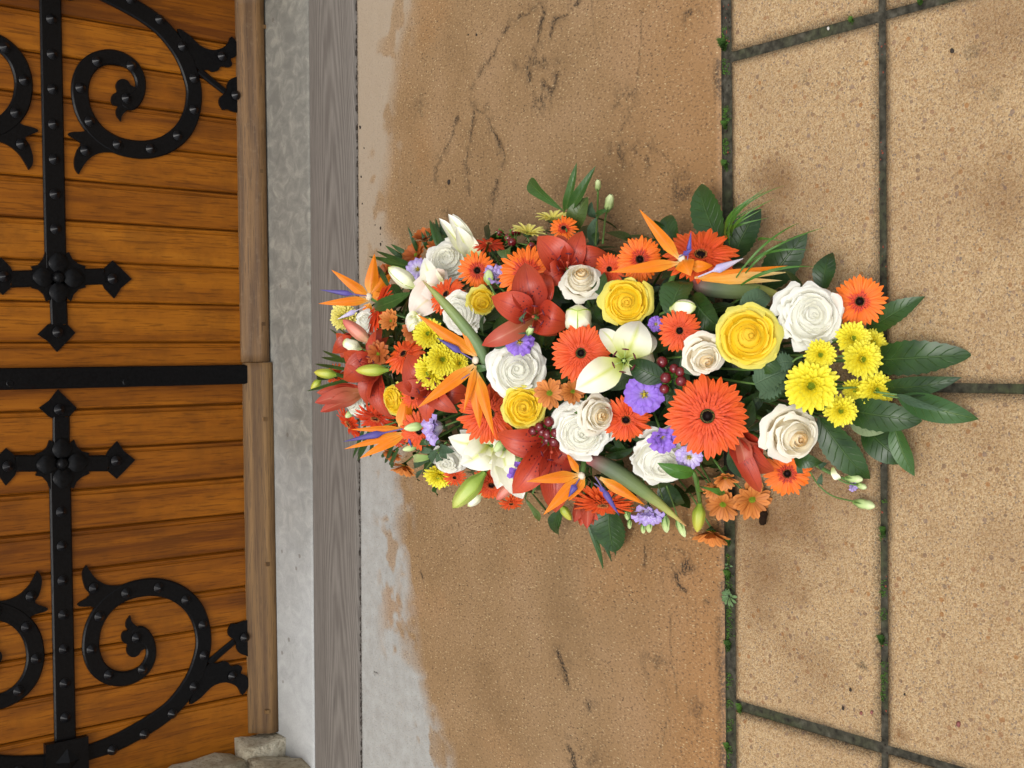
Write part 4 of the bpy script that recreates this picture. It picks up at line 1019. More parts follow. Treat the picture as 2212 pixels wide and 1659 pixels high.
def daisy(label, x, y, r, face=(0, 0), mat=None, lift=.02, cupped=.25, n=13):
    mat = mat or M_BRZ; r *= 1.12; c = place(x, y, lift); R = face_frame(c, face, rnd.uniform(0, 6)); s = metre(r, c)
    g = thing('spray_daisy', label, 'daisy', c, 'bronze spray daisies in the funeral spray', R)
    for lay in (0, 1):
        for i in range(n - 3 * lay):
            a = 2 * math.pi * (i + .5 * lay + rnd.uniform(-.2, .2)) / (n - 3 * lay)
            m = Matrix.Scale(s * (1 - .1 * lay) * rnd.uniform(.9, 1.05), 4) @ Matrix.Rotation(a, 4, 'Z') @ Matrix.Rotation(-(cupped + .22 * lay) + rnd.uniform(-.14, .14), 4, 'Y') @ Matrix.Rotation(rnd.uniform(-.3, .3), 4, 'X')
            link('petal', rnd.choice(DP[mat.name]), g, None, m)
    link('disc', DE_ME, g, None, Matrix.Scale(s, 4)); link('calyx', CAL_ME, g, None, Matrix.Scale(s * .9, 4))
    stem_part(g, c, R, .0016); return g

# ---- lisianthus
def lis_petal(seed, bell):
    r = random.Random(seed); mb = MB(); rows, ur = [], []; k1 = r.uniform(0, 6)
    for i in range(10):
        v = i / 9; row, uu = [], []
        for j in range(13):
            u = j / 6 - 1
            vv = v * (1 - .11 * u * u - .035 * math.sin(u * 6 + k1))
            rad = (.10 + .90 * vv ** 1.15) if not bell else (.12 + .60 * vv ** .7 + .35 * max(0, (vv - .7) / .3) ** 2)
            z = (.55 * vv - .42 * vv ** 3) if not bell else 1.0 * vv - .22 * max(0, (vv - .7) / .3) ** 2
            ru = sm(.35, 1, vv) * 1.7
            z += ru * (.055 * math.sin(u * 9 + k1) + .03 * math.sin(u * 17 + k1 * 2)); rad += ru * .03 * math.sin(u * 11 + k1)
            an = (.78 if not bell else .80) * u * (.55 + .45 * sm(0, .6, vv)); rad *= 1 + .05 * u
            row.append(Vector((math.cos(an) * rad, math.sin(an) * rad, z))); uu.append((v, j / 12))
        rows.append(row); ur.append(uu)
    mb.grid(rows, ur); return mb.build('petal')
LP = {}
for m in (M_LIS, M_LISP):
    for bell in (0, 1):
        LP[m.name, bell] = []
        for i in range(3):
            me = lis_petal(i + 31, bell); me.materials.append(m); LP[m.name, bell].append(me)
def lisianthus(label, x, y, r, face=(0, 0), mat=None, bell=0, lift=.02, double=True):
    mat = mat or M_LIS; c = place(x, y, lift); R = face_frame(c, face, rnd.uniform(0, 6)); s = metre(r, c)
    g = thing('lisianthus', label, 'lisianthus', c, 'lilac lisianthus in the funeral spray', R)
    for lay in range(2 if double else 1):
        for i in range(5):
            a = 2 * math.pi * (i + .5 * lay) / 5 + rnd.uniform(-.1, .1)
            link('petal', LP[mat.name, bell][i % 3], g, None, Matrix.Translation((0, 0, .03 * lay * s)) @ Matrix.Scale(s * (1 - .25 * lay), 4) @ Matrix.Rotation(a, 4, 'Z') @ Matrix.Rotation(-.30 * lay + rnd.uniform(-.22, .12), 4, 'Y') @ Matrix.Rotation(rnd.uniform(-.15, .15), 4, 'X'))
    mb = MB()
    mb.ball((0, 0, .16), .10, 8, 6, (1, 1, 1.5)); mb.ball((.04, 0, .36), .07, 7, 5); mb.ball((-.05, .02, .36), .07, 7, 5)
    for i in range(5):
        a = i * 1.2566; mb.tube([Vector((0, 0, .05)), Vector((math.cos(a) * .15, math.sin(a) * .15, .30))], .018, 5); mb.ball((math.cos(a) * .16, math.sin(a) * .16, .31), .045, 6, 4, (1, 1, 1.4))
    link('stamens', mb.build('stamens'), g, M_STAMEN, Matrix.Scale(s, 4))
    link('calyx', CAL_ME, g, None, Matrix.Scale(s * .7, 4)); stem_part(g, c, R, .0017); return g

# ---- birds of paradise
def bird(label, x, y, sepals, blues, bract, lift=.05, stem=True):
    c = place(x, y, lift); d = depth(c); tc = (EYE - c).normalized()
    g = thing('bird_of_paradise_flower', label, 'bird of paradise', c, 'birds of paradise in the funeral spray')
    W = lambda p: metre(p, c)
    for i, q in enumerate(sepals):
        bx, by, tx, ty, w = q[:5]; dd = q[5] if len(q) > 5 else -.01; mm = q[6] if len(q) > 6 else M_STR; fold = q[7] if len(q) > 7 else .55; sd = q[8] if len(q) > 8 else 0
        P0, P1 = at_depth(bx, by, d) - c, at_depth(tx, ty, d + dd) - c
        rows, ur = blade_rows(P0, P1, tc, W(w), SEPAL, 14, 6, bulge=.008, fold=-fold, side=W(sd), cup=.1)
        mb = MB(); mb.grid(rows, ur); link('sepal', mb.build('sepal'), g, mm)
    for q in blues:
        bx, by, tx, ty, w = q[:5]; dd = q[5] if len(q) > 5 else -.012; mm = q[6] if len(q) > 6 else M_BLUE
        P0, P1 = at_depth(bx, by, d - .004) - c, at_depth(tx, ty, d + dd) - c
        mb = MB(); T = P1 - P0; nrm = T.cross(tc).normalized()
        pr = lambda t: (.16 + .1 * t) if t < .34 else (.30 + .70 * sm(.34, .46, t)) * (1 - ((t - .4) / .6 if t > .4 else 0) ** 1.1) + .03
        rows, ur = [], []
        for i in range(17):
            t = i / 16; p = P0 + T * t + tc * .005 * math.sin(math.pi * t); h = W(w * .8) / 2 * pr(t); row, uu = [], []
            for k_ in range(9):
                a = 2 * math.pi * k_ / 8; row.append(p + nrm * math.cos(a) * h + tc * math.sin(a) * h * .55); uu.append((t, k_ / 8))
            rows.append(row); ur.append(uu)
        mb.grid(rows, ur); link('blue_petal', mb.build('blue_petal'), g, mm)
    if bract:
        pts, ws, mm = bract
        P = [at_depth(px, py, d + dd) - c for px, py, dd in pts]
        Q = [Vector(v) for v in spline([tuple(v) for v in P], 6)]; wq = spline([(w,) for w in ws], 6)
        mb = MB(); rows, ur = [], []; n = len(Q)
        for i, p in enumerate(Q):
            T = (Q[min(i + 1, n - 1)] - Q[max(i - 1, 0)]).normalized(); b = T.cross(tc).normalized(); nn = b.cross(T); h = W(float(wq[i][0])) / 2; row, uu = [], []
            for k_ in range(13):
                a = 2 * math.pi * k_ / 12; row.append(p + b * math.cos(a) * h + nn * math.sin(a) * h * .8); uu.append((i / (n - 1), k_ / 12))
            rows.append(row); ur.append(uu)
        mb.grid(rows, ur); link('bract', mb.build('bract'), g, mm)
    mb = MB(); mb.ball((0, 0, 0), W(9), 10, 7, (1, 1, .8)); link('flower_heart', mb.build('flower_heart'), g, M_HEART)
    tgt = Vector((DC.x, DC.y + (c.y - DC.y) * .5, .06)) - c
    mb = MB(); mb.tube([Vector((0, 0, 0)), tgt * .4 - tc * .01, tgt], .004, 7); link('stem', mb.build('stem'), g, M_STEM)
    return g

# ---- berries, leaves, blades
def berries(label, pts, r, stem_xy, lift=.03):
    c = place(*stem_xy, lift * .3)
    g = thing('berry_sprig', label, 'berries', c, 'dark red berry sprigs in the funeral spray')
    mbs = MB()
    for x, y in pts:
        p = place(x, y, lift + rnd.uniform(-.004, .006)) - c; rr_ = metre(r * rnd.uniform(.9, 1.1), c + p)
        mb = MB(); up = ((EYE - c - p).normalized() + Vector((rnd.uniform(-.6, .6), rnd.uniform(-.6, .6), 0))).normalized()
        mb.ball((0, 0, 0), rr_, 14, 10); mb.v = [v * (1 + .06 * max(0, (v.normalized().dot(up)) if v.length else 0) ** 6) + p for v in mb.v]
        b_ = link('berry', mb.build('berry'), g, M_BERRY)
        mb = MB(); bs = (-p).normalized() if p.length > 1e-4 else Vector((0, 0, -1)); o1 = bs.orthogonal().normalized(); o2 = bs.cross(o1)
        for i in range(5):
            a = i * 1.2566; dr = o1 * math.cos(a) + o2 * math.sin(a)
            rows, ur = blade_rows(p + bs * rr_ * .98, p + bs * rr_ * .4 + dr * rr_ * 1.25, -bs, rr_ * .9, OVAL, 4, 2); mb.grid(rows, ur)
        link('sepals', mb.build('sepals'), b_, M_LEAFB)
        mbs.tube([p + bs * rr_ * .9, p * .5 + bs * .004, Vector((0, 0, 0))], .0011, 5)
    tgt = Vector((DC.x + (c.x - DC.x) * .5, DC.y + (c.y - DC.y) * .65, max(.03, c.z * .4))) - c
    mbs.tube([Vector(), tgt * .5, tgt], .0016, 6); link('stem', mbs.build('stem'), g, M_STEM); return g
def pt(x, y, z):
    """z: None = on the dome, ('l', lift) = above the dome, number = height above the ground"""
    if z is None: return dome(x, y, .004)
    if isinstance(z, tuple): return dome(x, y, z[1])
    return pz(x, y, z)
def leaf_mesh(P0, P1, w, prof=LANCE, bulge=.01, serr=0, cup=.12, fold=.12, wave=.002, seed=0, N=None, side=0.0, nl=12, twist=0.0, rec=.0):
    n = N or ((EYE - P0).normalized() * .6 + Vector((0, 0, .7))).normalized()
    rows, ur = blade_rows(P0, P1, n, w, prof, nl, 6, bulge=bulge, cup=cup, fold=fold, wave=wave, serr=serr, seed=seed, side=side, twist=twist, recurve=rec)
    return rows, ur
def leaf(label, b, t, w, mat=None, zb=None, zt=None, prof=LANCE, group='dark leaves in the funeral spray', name='laurel_leaf', cat='leaf', stalk=True, **kw):
    P0, P1 = pt(*b, zb), pt(*t, zt); ww = metre(w * 1.12, (P0 + P1) / 2)
    g = thing(name, label, cat, P0, group)
    kw = {'twist': rnd.uniform(-.45, .45), 'rec': ww * rnd.uniform(-.1, .35), **kw}
    rows, ur = leaf_mesh(P0, P1, ww, prof, seed=int(b[0]), **kw)
    mb = MB(); mb.grid([[v - P0 for v in r] for r in rows], ur); link('blade', mb.build('blade'), g, mat or M_LEAF)
    if stalk:
        tgt = Vector((DC.x + (P0.x - DC.x) * .6, DC.y + (P0.y - DC.y) * .72, max(.02, P0.z * .6))) - P0
        mb = MB(); mb.tube([(P1 - P0) * .02, tgt * .3, tgt], [.0014, .0018, .002], 6); link('stalk', mb.build('stalk'), g, M_STEM)
    return g
def sprig(label, root, parts, name='leaf_sprig', group='leafy sprigs in the funeral spray', cat='leaf sprig', zr=None, stem_w=.0016):
    """parts: ('leaf', (bx,by),(tx,ty),w,mat,zb,zt,kw) or ('stem', pts) or ('bud', (bx,by),(tx,ty),w,mat,zb,zt)"""
    P0 = pt(*root, zr); g = thing(name, label, cat, P0, group)
    for q in parts:
        if q[0] == 'leaf':
            _, b, t, w, mat, zb, zt, kw = q; A, B_ = pt(*b, zb), pt(*t, zt)
            rows, ur = leaf_mesh(A, B_, metre(w, A), seed=int(b[0] + t[1]), **kw); mb = MB(); mb.grid([[v - P0 for v in r] for r in rows], ur); link('leaf', mb.build('leaf'), g, mat)
        elif q[0] == 'stem':
            V = [Vector(v) for v in spline([tuple(pt(*p) - P0) for p in q[1]], 5)]; mb = MB(); mb.tube(V, stem_w, 6); link('stem', mb.build('stem'), g, M_STEM)
        else:
            _, b, t, w, mat, zb, zt = q; A, B_ = pt(*b, zb), pt(*t, zt); ax = B_ - A; L = ax.length; u = ax.orthogonal().normalized(); v = ax.normalized().cross(u); hw = metre(w, A) / 2
            mb = MB(); rows, ur = [], []
            for i in range(11):
                s_ = i / 10; hh_ = hw * ((.45 + .55 * sm(0, .35, s_)) * (1 - max(0, (s_ - .4) / .6) ** 1.8) ** .7 + (.18 if s_ > .6 else 0)); row, uu = [], []
                for k_ in range(13):
                    a = 2 * math.pi * k_ / 12; row.append(A - P0 + ax * s_ + (u * math.cos(a + s_ * 1.2) + v * math.sin(a + s_ * 1.2)) * hh_ * (1 + .10 * math.cos(5 * a))); uu.append((s_, k_ / 12))
                rows.append(row); ur.append(uu)
            mb.grid(rows, ur); b_ = link('bud', mb.build('bud'), g, mat)
            mb = MB()
            for i in range(5):
                a = i * 1.2566; dr = u * math.cos(a) + v * math.sin(a); rows, ur = blade_rows(A - P0 + dr * hw * .3, A - P0 + ax * .55 + dr * hw * 1.25, dr, hw * .35, SEPAL, 4, 2, bulge=hw * .2); mb.grid(rows, ur)
            link('sepals', mb.build('sepals'), b_, M_STEM)
    return g
def fronds(label, root, tips, w, zr=None, mat=None, group='palm fronds in the funeral spray', name='palm_frond', cat='palm frond', bulge=.012):
    P0 = pt(*root, zr); g = thing(name, label, cat, P0, group)
    for q in tips:
        bx, by, tx, ty = q[:4]; zt = q[4] if len(q) > 4 else None
        A, B_ = pt(bx, by, zr), pt(tx, ty, zt); ww = metre(q[5] if len(q) > 5 else w, A)
        rows, ur = blade_rows(A - P0, B_ - P0, (EYE - A).normalized(), ww, lambda t: (.55 + .45 * sm(0, .3, t)) * (1 - max(0, (t - .4) / .6) ** 1.6) + .03, 9, 2, bulge=bulge, fold=-.5, side=metre(q[6], A) if len(q) > 6 else 0)
        mb = MB(); mb.grid(rows, ur); link('blade', mb.build('blade'), g, mat or M_PALM)
    tgt = Vector((DC.x + (P0.x - DC.x) * .6, DC.y + (P0.y - DC.y) * .7, max(.02, P0.z * .5))) - P0
    mb = MB(); mb.tube([Vector(), tgt], .0018, 6); link('stalk', mb.build('stalk'), g, M_STEM); return g
# ================================================================== THE FUNERAL SPRAY
# ---- tray of foam that everything is stuck into
k = NT('floral_foam'); n = k.noise(k.coord('Object'), 200, 4); k.base(k.ramp(n, [(.3, (.008, .018, .008)), (.7, (.02, .04, .016))]), .95, .1); k.bump(n, .002); FOAM = k.m
tray = thing('foam_tray', 'dark green foam tray on the concrete hidden under the flowers of the spray', 'flower foam', (DC.x, DC.y, 0))
mb = MB(); mb.ball((0, 0, .03), 1, 24, 10, (.15, .46, .13)); mb.v = [Vector((v.x, v.y, max(.012, v.z))) for v in mb.v]; link('foam_block', mb.build('foam_block'), tray, FOAM)
mb = MB(); rows, ur = [], []
for i in range(33):
    a = 2 * math.pi * i / 32; rows.append([Vector((math.cos(a) * r_ * .16, math.sin(a) * r_ * .47, z_)) for r_, z_ in ((0.01, .004), (.9, .004), (1, .03), (.97, .03), (.88, .012))]); ur.append([(0, 0)] * 5)
mb.grid(rows, ur); link('plastic_tray', mb.build('plastic_tray'), tray, plain('black_plastic', (.012, .013, .012), .4))
# ---- the mass of small dark greenery between the flowers
fr = random.Random(4); mb = MB()
for i in range(900):
    a, e = fr.uniform(0, 2 * math.pi), math.asin(fr.uniform(.02, 1)); q = fr.uniform(.70, .90)
    p = Vector((DC.x + DA.x * q * math.cos(a) * math.cos(e), DC.y + DA.y * q * math.sin(a) * math.cos(e), max(.012, DA.z * q * math.sin(e))))
    nrm = Vector(((p.x - DC.x) / DA.x ** 2, (p.y - DC.y) / DA.y ** 2, p.z / DA.z ** 2)).normalized()
    dr = (Vector((fr.uniform(-1, 1), fr.uniform(-1, 1), fr.uniform(-1, 1))) + nrm * .15); dr = (dr - nrm * dr.dot(nrm) * .75).normalized(); L = fr.uniform(.035, .075)
    if (p + dr * L).z < .008: dr.z = abs(dr.z)
    rows, ur = blade_rows(p, p + dr * L, nrm, L * fr.uniform(.3, .5), LANCE, 6, 4, bulge=.005, fold=.15, seed=i); mb.grid(rows, ur)
fo = link('filler_foliage', mb.build('filler_foliage'), None, M_LEAF, kind='stuff'); fo['label'] = 'mass of small dark leaves filling the gaps between the flowers'

# ---- gerberas
R_, O_, D__ = M_GER_R, M_GER_O, M_GER_D
for a in (
    ('largest orange gerbera, wide open with a black eye, right of the lilac lisianthus', 1528, 899, 94, (.02, 0), R_, .045, 36),
    ('second largest red-orange gerbera, beside the open white lily in the middle of the spray', 1255, 763, 68, (-.05, -.05), R_, .035, 34),
    ('red-orange gerbera half hidden under the cream rose and the lilac lisianthus', 1352, 904, 58, (0, .55), R_, .015, 30),
    ('small orange gerbera touching the cream rose bud left of the big yellow rose', 1468, 714, 49, (0, .05), R_, .03, 28),
    ('bright orange gerbera below the long orange beak of the upper bird of paradise', 1382, 560, 52, (.02, .02), O_, .03, 30),
    ('wide orange gerbera tilted outward behind the upper bird of paradise, before dark leaves', 1513, 555, 82, (.1, -.85), R_, .012, 34),
    ('pure orange gerbera with a dark red heart between white rose and pale lilac lisianthus', 1031, 584, 41, (-.05, .05), O_, .03, 24),
    ('pure orange gerbera farthest out on the paving, next to the large white rose', 1857, 651, 59, (.05, -.03), O_, .05, 30),
    ('orange gerbera on the paving side peeking out under the last cream rose', 1700, 1022, 54, (.1, .25), O_, .015, 30),
    ('big red-orange gerbera behind the hanging orange sepals of the middle bird of paradise', 1056, 893, 66, (.05, .15), R_, .012, 32),
    ('orange gerbera behind a green bud beside the purple-beaked bird of paradise near the door', 906, 931, 42, (-.2, .3), R_, .015, 28),
    ('red-orange gerbera turned sideways behind the yellow chrysanthemum cluster', 874, 766, 44, (-.7, -.55), R_, .012, 26),
    ('coral gerbera seen at a slant under the tip of the long green bract', 966, 637, 43, (-.75, -.5), R_, .018, 28),
    ('dark orange gerbera seen edge-on beside the pale blush lily', 820, 668, 56, (-2.2, -1.0), D__, .01, 28),
    ('dark orange gerbera seen edge-on above the purple beak near the door', 812, 900, 46, (-.5, 1.8), D__, .012, 28),
    ('dark red-orange gerbera edge-on over the wooden sill below the pink half-open lily', 757, 914, 44, (-1.9, 1.1), D__, .012, 26),
    ('small orange gerbera half hidden behind two pale green buds over the wooden sill', 728, 813, 30, (-1.0, .3), R_, .0, 22),
    ('small orange gerbera under the yellow chrysanthemum at the lower rim', 982, 1030, 25, (-.1, .8), R_, .005, 22),
    ('orange gerbera behind the large green lily bud at the lower rim', 1062, 1045, 44, (-.1, .9), R_, .004, 28),
    ('red-orange gerbera seen nearly edge-on under the lower bird of paradise', 1303, 1084, 73, (.0, 2.6), R_, .012, 32),
    ('orange gerbera peeping out above the upper red lily', 1218, 494, 33, (-.1, -.5), O_, .0, 24),
    ('orange gerbera mostly hidden behind the two red lilies', 1140, 590, 66, (-.1, -.3), O_, .0, 30),
    ('coral gerbera tucked behind the bright orange gerbera', 1317, 582, 38, (-.3, -.2), R_, .01, 26),
    ('dark orange gerbera edge-on between white lily bud and berries at the upper rim', 1056, 530, 34, (.1, -1.8), D__, .006, 24),
    ('orange gerbera under the white lily petals at the lower rim', 1104, 1086, 30, (.1, 1.6), R_, .004, 22),
    ('orange gerbera deep behind the middle red lily and the pale yellow carnation-like rose', 892, 858, 26, (-.3, .3), R_, .004, 22),
    ('dark orange gerbera scrap low on the rim beside the palm blades near the sill', 852, 948, 25, (-.6, 1.0), D__, .004, 22),
): gerbera(a[0], a[1], a[2], a[3], a[4], a[5], a[6], a[7])

# ---- roses
for a in (
    ('broad creamy white rose under the small lilac flower in the middle of the spray', 1118, 798, 68, (.05, .05), 'white', 'open', .02, 1),
    ('cream rose bud with golden heart standing in front of the red lilies', 1256, 612, 54, (.0, -.62), 'cream', 'bud', .025, 2),
    ('largest white rose, fully open beside the outermost gerbera', 1750, 682, 76, (.30, -.06), 'white', 'full', .03, 3),
    ('cream rose bud leaning on the big yellow rose', 1518, 766, 52, (.28, .42), 'cream', 'bud', .03, 4),
    ('cream rose with a peach heart lying over a white rose', 1284, 893, 52, (.55, .15), 'cream', 'bud', .045, 5),
    ('white rose under the peach-hearted cream rose', 1256, 932, 66, (-.1, .2), 'white', 'full', .008, 6),
    ('ruffled white rose above the long grey bract at the lower rim', 1430, 990, 72, (.1, .7), 'white', 'full', .006, 7),
    ('open cream rose nearest the paving with a torn outer petal', 1706, 936, 68, (.45, .28), 'cream', 'bud', .025, 8),
    ('white rose behind the pure orange gerbera at the upper rim, tilted outward', 972, 566, 54, (-.3, -.4), 'white', 'full', .008, 9),
    ('white rose seen from the side beside the long green bract', 998, 676, 46, (-.5, .15), 'white', 'full', .012, 10),
    ('small white rose seen from the side next to a red lily near the sill', 766, 868, 31, (-1.1, .2), 'white', 'full', .012, 11),
    ('white bloom half covered by a pink lily bud near the sill', 790, 694, 24, (-.6, -.3), 'white', 'open', .004, 12),
    ('greenish white rose low on the rim beside the eucalyptus sprig', 968, 995, 34, (-.3, .7), 'white', 'full', .0, 13),
    ('cream rose low on the rim behind white lily petals', 1098, 1016, 36, (.1, .5), 'cream', 'open', .004, 14),
    ('large yellow rose, fully open, left of the largest white rose', 1616, 727, 70, (.05, .02), 'yellow', 'open', .035, 15),
    ('yellow rose above the open white lily', 1351, 654, 58, (.05, -.02), 'yellow', 'open', .03, 16),
    ('yellow rose under the broad white rose beside the red berries', 1131, 879, 49, (.05, .1), 'yellow', 'full', .03, 17),
    ('yellow rose mostly hidden under a pale lilac lisianthus', 1042, 650, 30, (.1, .3), 'yellow', 'open', .006, 18),
    ('pale yellow bloom seen from the side left of the middle red lily', 852, 862, 34, (-1.1, .15), 'yellow', 'full', .008, 19),
): rose(a[0], a[1], a[2], a[3], a[4], a[5], a[6], a[7], a[8])

# ---- red and white lilies
lily('dark red lily at the upper rim with spotted petals spread behind the cream rose bud', 1226, 578, [(1165, 508, 62), (1256, 498, 44), (1318, 548, 48), (1168, 612, 50), (1275, 622, 40), (1205, 500, 40, .02)], (0, -.25), lift=.03)
lily('largest dark red lily, one broad petal upright, left of the cream rose bud', 1154, 684, [(1132, 566, 66), (1228, 700, 66), (1062, 642, 58), (1040, 746, 40, .0, M_LILB), (1180, 580, 48, .02), (1200, 722, 40, .01)], (-.05, 0), lift=.045)
lily('red lily in the middle left with pale stamens under the yellow chrysanthemums', 932, 836, [(874, 770, 58), (852, 834, 32), (1012, 852, 50), (916, 910, 36), (976, 888, 38, -.02), (960, 780, 44, .02)], (-.35, .05), lift=.03)
lily('red lily by the sill with a pale green bud lying across it', 806, 790, [(738, 764, 42), (738, 816, 54), (782, 872, 34), (838, 908, 34), (800, 716, 24), (846, 760, 40, .02)], (-.6, 0), lift=.03)
lily('red lily at the lower rim behind the orange beaks of the bird of paradise', 1192, 962, [(1072, 944, 58), (1110, 1072, 56), (1200, 1112, 60), (1258, 990, 44), (1160, 900, 40, .03), (1240, 930, 40, .02)], (0, .35), lift=.014)
lily('half-open dark red lily hanging beside the bronze daisies on the paving side', 1592, 950, [(1660, 974, 34, .0, M_LILB), (1612, 1034, 30, .0, M_LILB), (1648, 1070, 36, .0), (1636, 1016, 60, .02), (1674, 1030, 44, .01)], (.5, .9), lift=.008, stamens=False)
lily('half-open salmon lily pointing over the wooden sill', 772, 846, [(680, 870, 26, -.0, M_LILB), (692, 890, 26, .0, M_LILB), (684, 848, 22, .01), (712, 840, 26, .02)], (-1.0, .1), lift=.012, stamens=False, bulge=.004, rec=.0)
lily('half-open salmon lily hanging head down at the lower rim', 1262, 1082, [(1240, 1128, 26, 0, M_LILB), (1268, 1142, 26, 0, M_LILB), (1292, 1124, 26, 0, M_LILB), (1254, 1136, 24, .01), (1282, 1134, 24, .01)], (0, 1.0), lift=.0, stamens=False, bulge=.004, rec=.0)
lily('dark red lily by the sill with a protruding dark stigma, behind the pink bud', 752, 742, [(716, 756, 34), (724, 728, 34), (740, 786, 30), (790, 760, 30, .02), (770, 716, 34, .02)], (-.9, 0), lift=.006, stamens=False)
lily('dark red lily petal standing beside the pink lily bud', 806, 752, [(818, 712, 26), (796, 724, 20, .01), (830, 730, 22, .01)], (-.2, -.2), lift=.014, stamens=False)
WL_ = 'white lilies in the funeral spray'
lily('open white lily with green throat between the large gerberas and the yellow rose', 1348, 779, [(1384, 690, 74, -.0), (1242, 842, 62), (1292, 706, 34, .012), (1418, 712, 40, .02), (1392, 806, 30, .0), (1424, 764, 40, .024)], (0, 0), M_LILW, .035, WL_, fil=M_FILG, throat=.018)
lily('white lily bloom low on the rim with green stripes on its petals', 1060, 966, [(968, 954, 48), (1000, 1008, 62), (1076, 1012, 44, .01), (1068, 936, 36), (990, 938, 34, .01)], (-.1, .4), M_LILW, .02, WL_, stamens=False)
lily('white lily with long drooping petals above the red lily at the lower rim', 1088, 974, [(1078, 1058, 40), (1128, 1082, 44), (1104, 1040, 40), (1064, 1008, 30)], (.1, .6), M_LILW, .016, WL_, stamens=False)
lily('blush white lily with a dark stigma beside the green white bud', 948, 622, [(882, 678, 60, 0, M_LILP), (896, 610, 58, 0, M_LILP), (912, 560, 36), (956, 590, 40, .01, M_LILP), (930, 668, 40, .01)], (-.35, -.1), M_LILW, .026, WL_, stamens=False)
lily('small curled white petal flower above the yellow chrysanthemum', 912, 684, [(872, 700, 20), (878, 716, 22), (890, 690, 16)], (-.2, 0), M_LILW, .03, WL_, stamens=False, throat=.008)
lily('half-open white lily pointing away at the upper rim', 1020, 545, [(948, 474, 24), (968, 464, 26), (978, 464, 26, .01), (1000, 500, 30, .0), (985, 490, 30, -.008)], (-.3, -.9), M_LILW, .022, WL_, stamens=False, bulge=.008, rec=-.004)

# ---- buds
def lb(x, y): return dome(x, y, .004)
bud('pale green-white closed lily bud beside the orange gerbera at the upper left', 902, 624, 838, 577, 34, M_BUDW, .035, rib_mat=M_BUDRIB)
bud('pale green lily bud lying across the red lily near the sill', 840, 799, 768, 800, 25, M_BUDY, .05, stem_to=lb(872, 794))
bud('light green lily bud pointing over the wooden sill', 732, 810, 678, 804, 21, M_BUDY, .03)
bud('smallest green lily bud sticking out over the threshold', 694, 818, 672, 842, 16, M_BUDY, .012)
bud('large bright green lily bud hanging at the lower rim', 1048, 1020, 978, 1098, 38, M_BUDG, .03, rib_mat=M_BUDRIB)
bud('small cream lily bud behind the large bright green bud', 1042, 1066, 1010, 1094, 20, M_BUDW, .006)
bud('round green-striped lily bud above the small orange gerbera', 1448, 668, 1504, 662, 36, M_BUDW, .03, dd=-.02, rib_mat=M_BUDRIB)
bud('ribbed white lily bud pointing at the viewer under the cream rose bud', 1250, 702, 1248, 672, 58, M_BUDW, .012, dd=-.055, rib_mat=M_BUDRIB, shape=lambda t: (.6 + .4 * sm(0, .3, t)) * (max(0, 1 - max(0, (t - .35) / .65) ** 2.2)) ** .6)
bud('yellow-green lily bud hanging on a thick stalk beside the bronze daisies', 1512, 1084, 1506, 1150, 27, M_BUDY, .012, stem_to=lb(1498, 1030))
bud('small yellow-green lily bud between red lily and salmon lily at the lower rim', 1210, 1090, 1234, 1124, 18, M_BUDY, .006)
bud('pink lily bud pointing at the bird of paradise over the sill', 802, 742, 740, 690, 27, M_BUDP, .026)
bud('pale pink lily bud beside white lily petals at the lower rim', 1122, 1032, 1072, 1080, 24, M_BUDP, .028)
LB = 'lisianthus buds in the funeral spray'
for t_, q in (('green flower bud before a gerbera near the purple beak over the sill', (918, 918, 872, 926, 19)), ('green flower bud pointing left above the eucalyptus sprig', (904, 963, 869, 972, 14)),
              ('green flower bud hanging left of the bright red lily petal', (1090, 950, 1068, 976, 19)), ('green flower bud hanging over the small purple lisianthus', (1128, 986, 1114, 1010, 20)),
              ('knobbly green flower bud standing on the pale lilac lisianthus beside the pure orange gerbera', (1056, 616, 1056, 582, 22)), ('tiny green flower bud on the edge-on gerbera above the sill', (762, 888, 746, 902, 13))):
    bud(t_, *q, M_BUDL, .04, name='flower_bud', group=LB, ribs=5)
bud('white ruffled flower bud with green base near the sill', 782, 756, 742, 738, 26, M_BUDW, .02, name='flower_bud', group=LB, ribs=5, openb=.8)

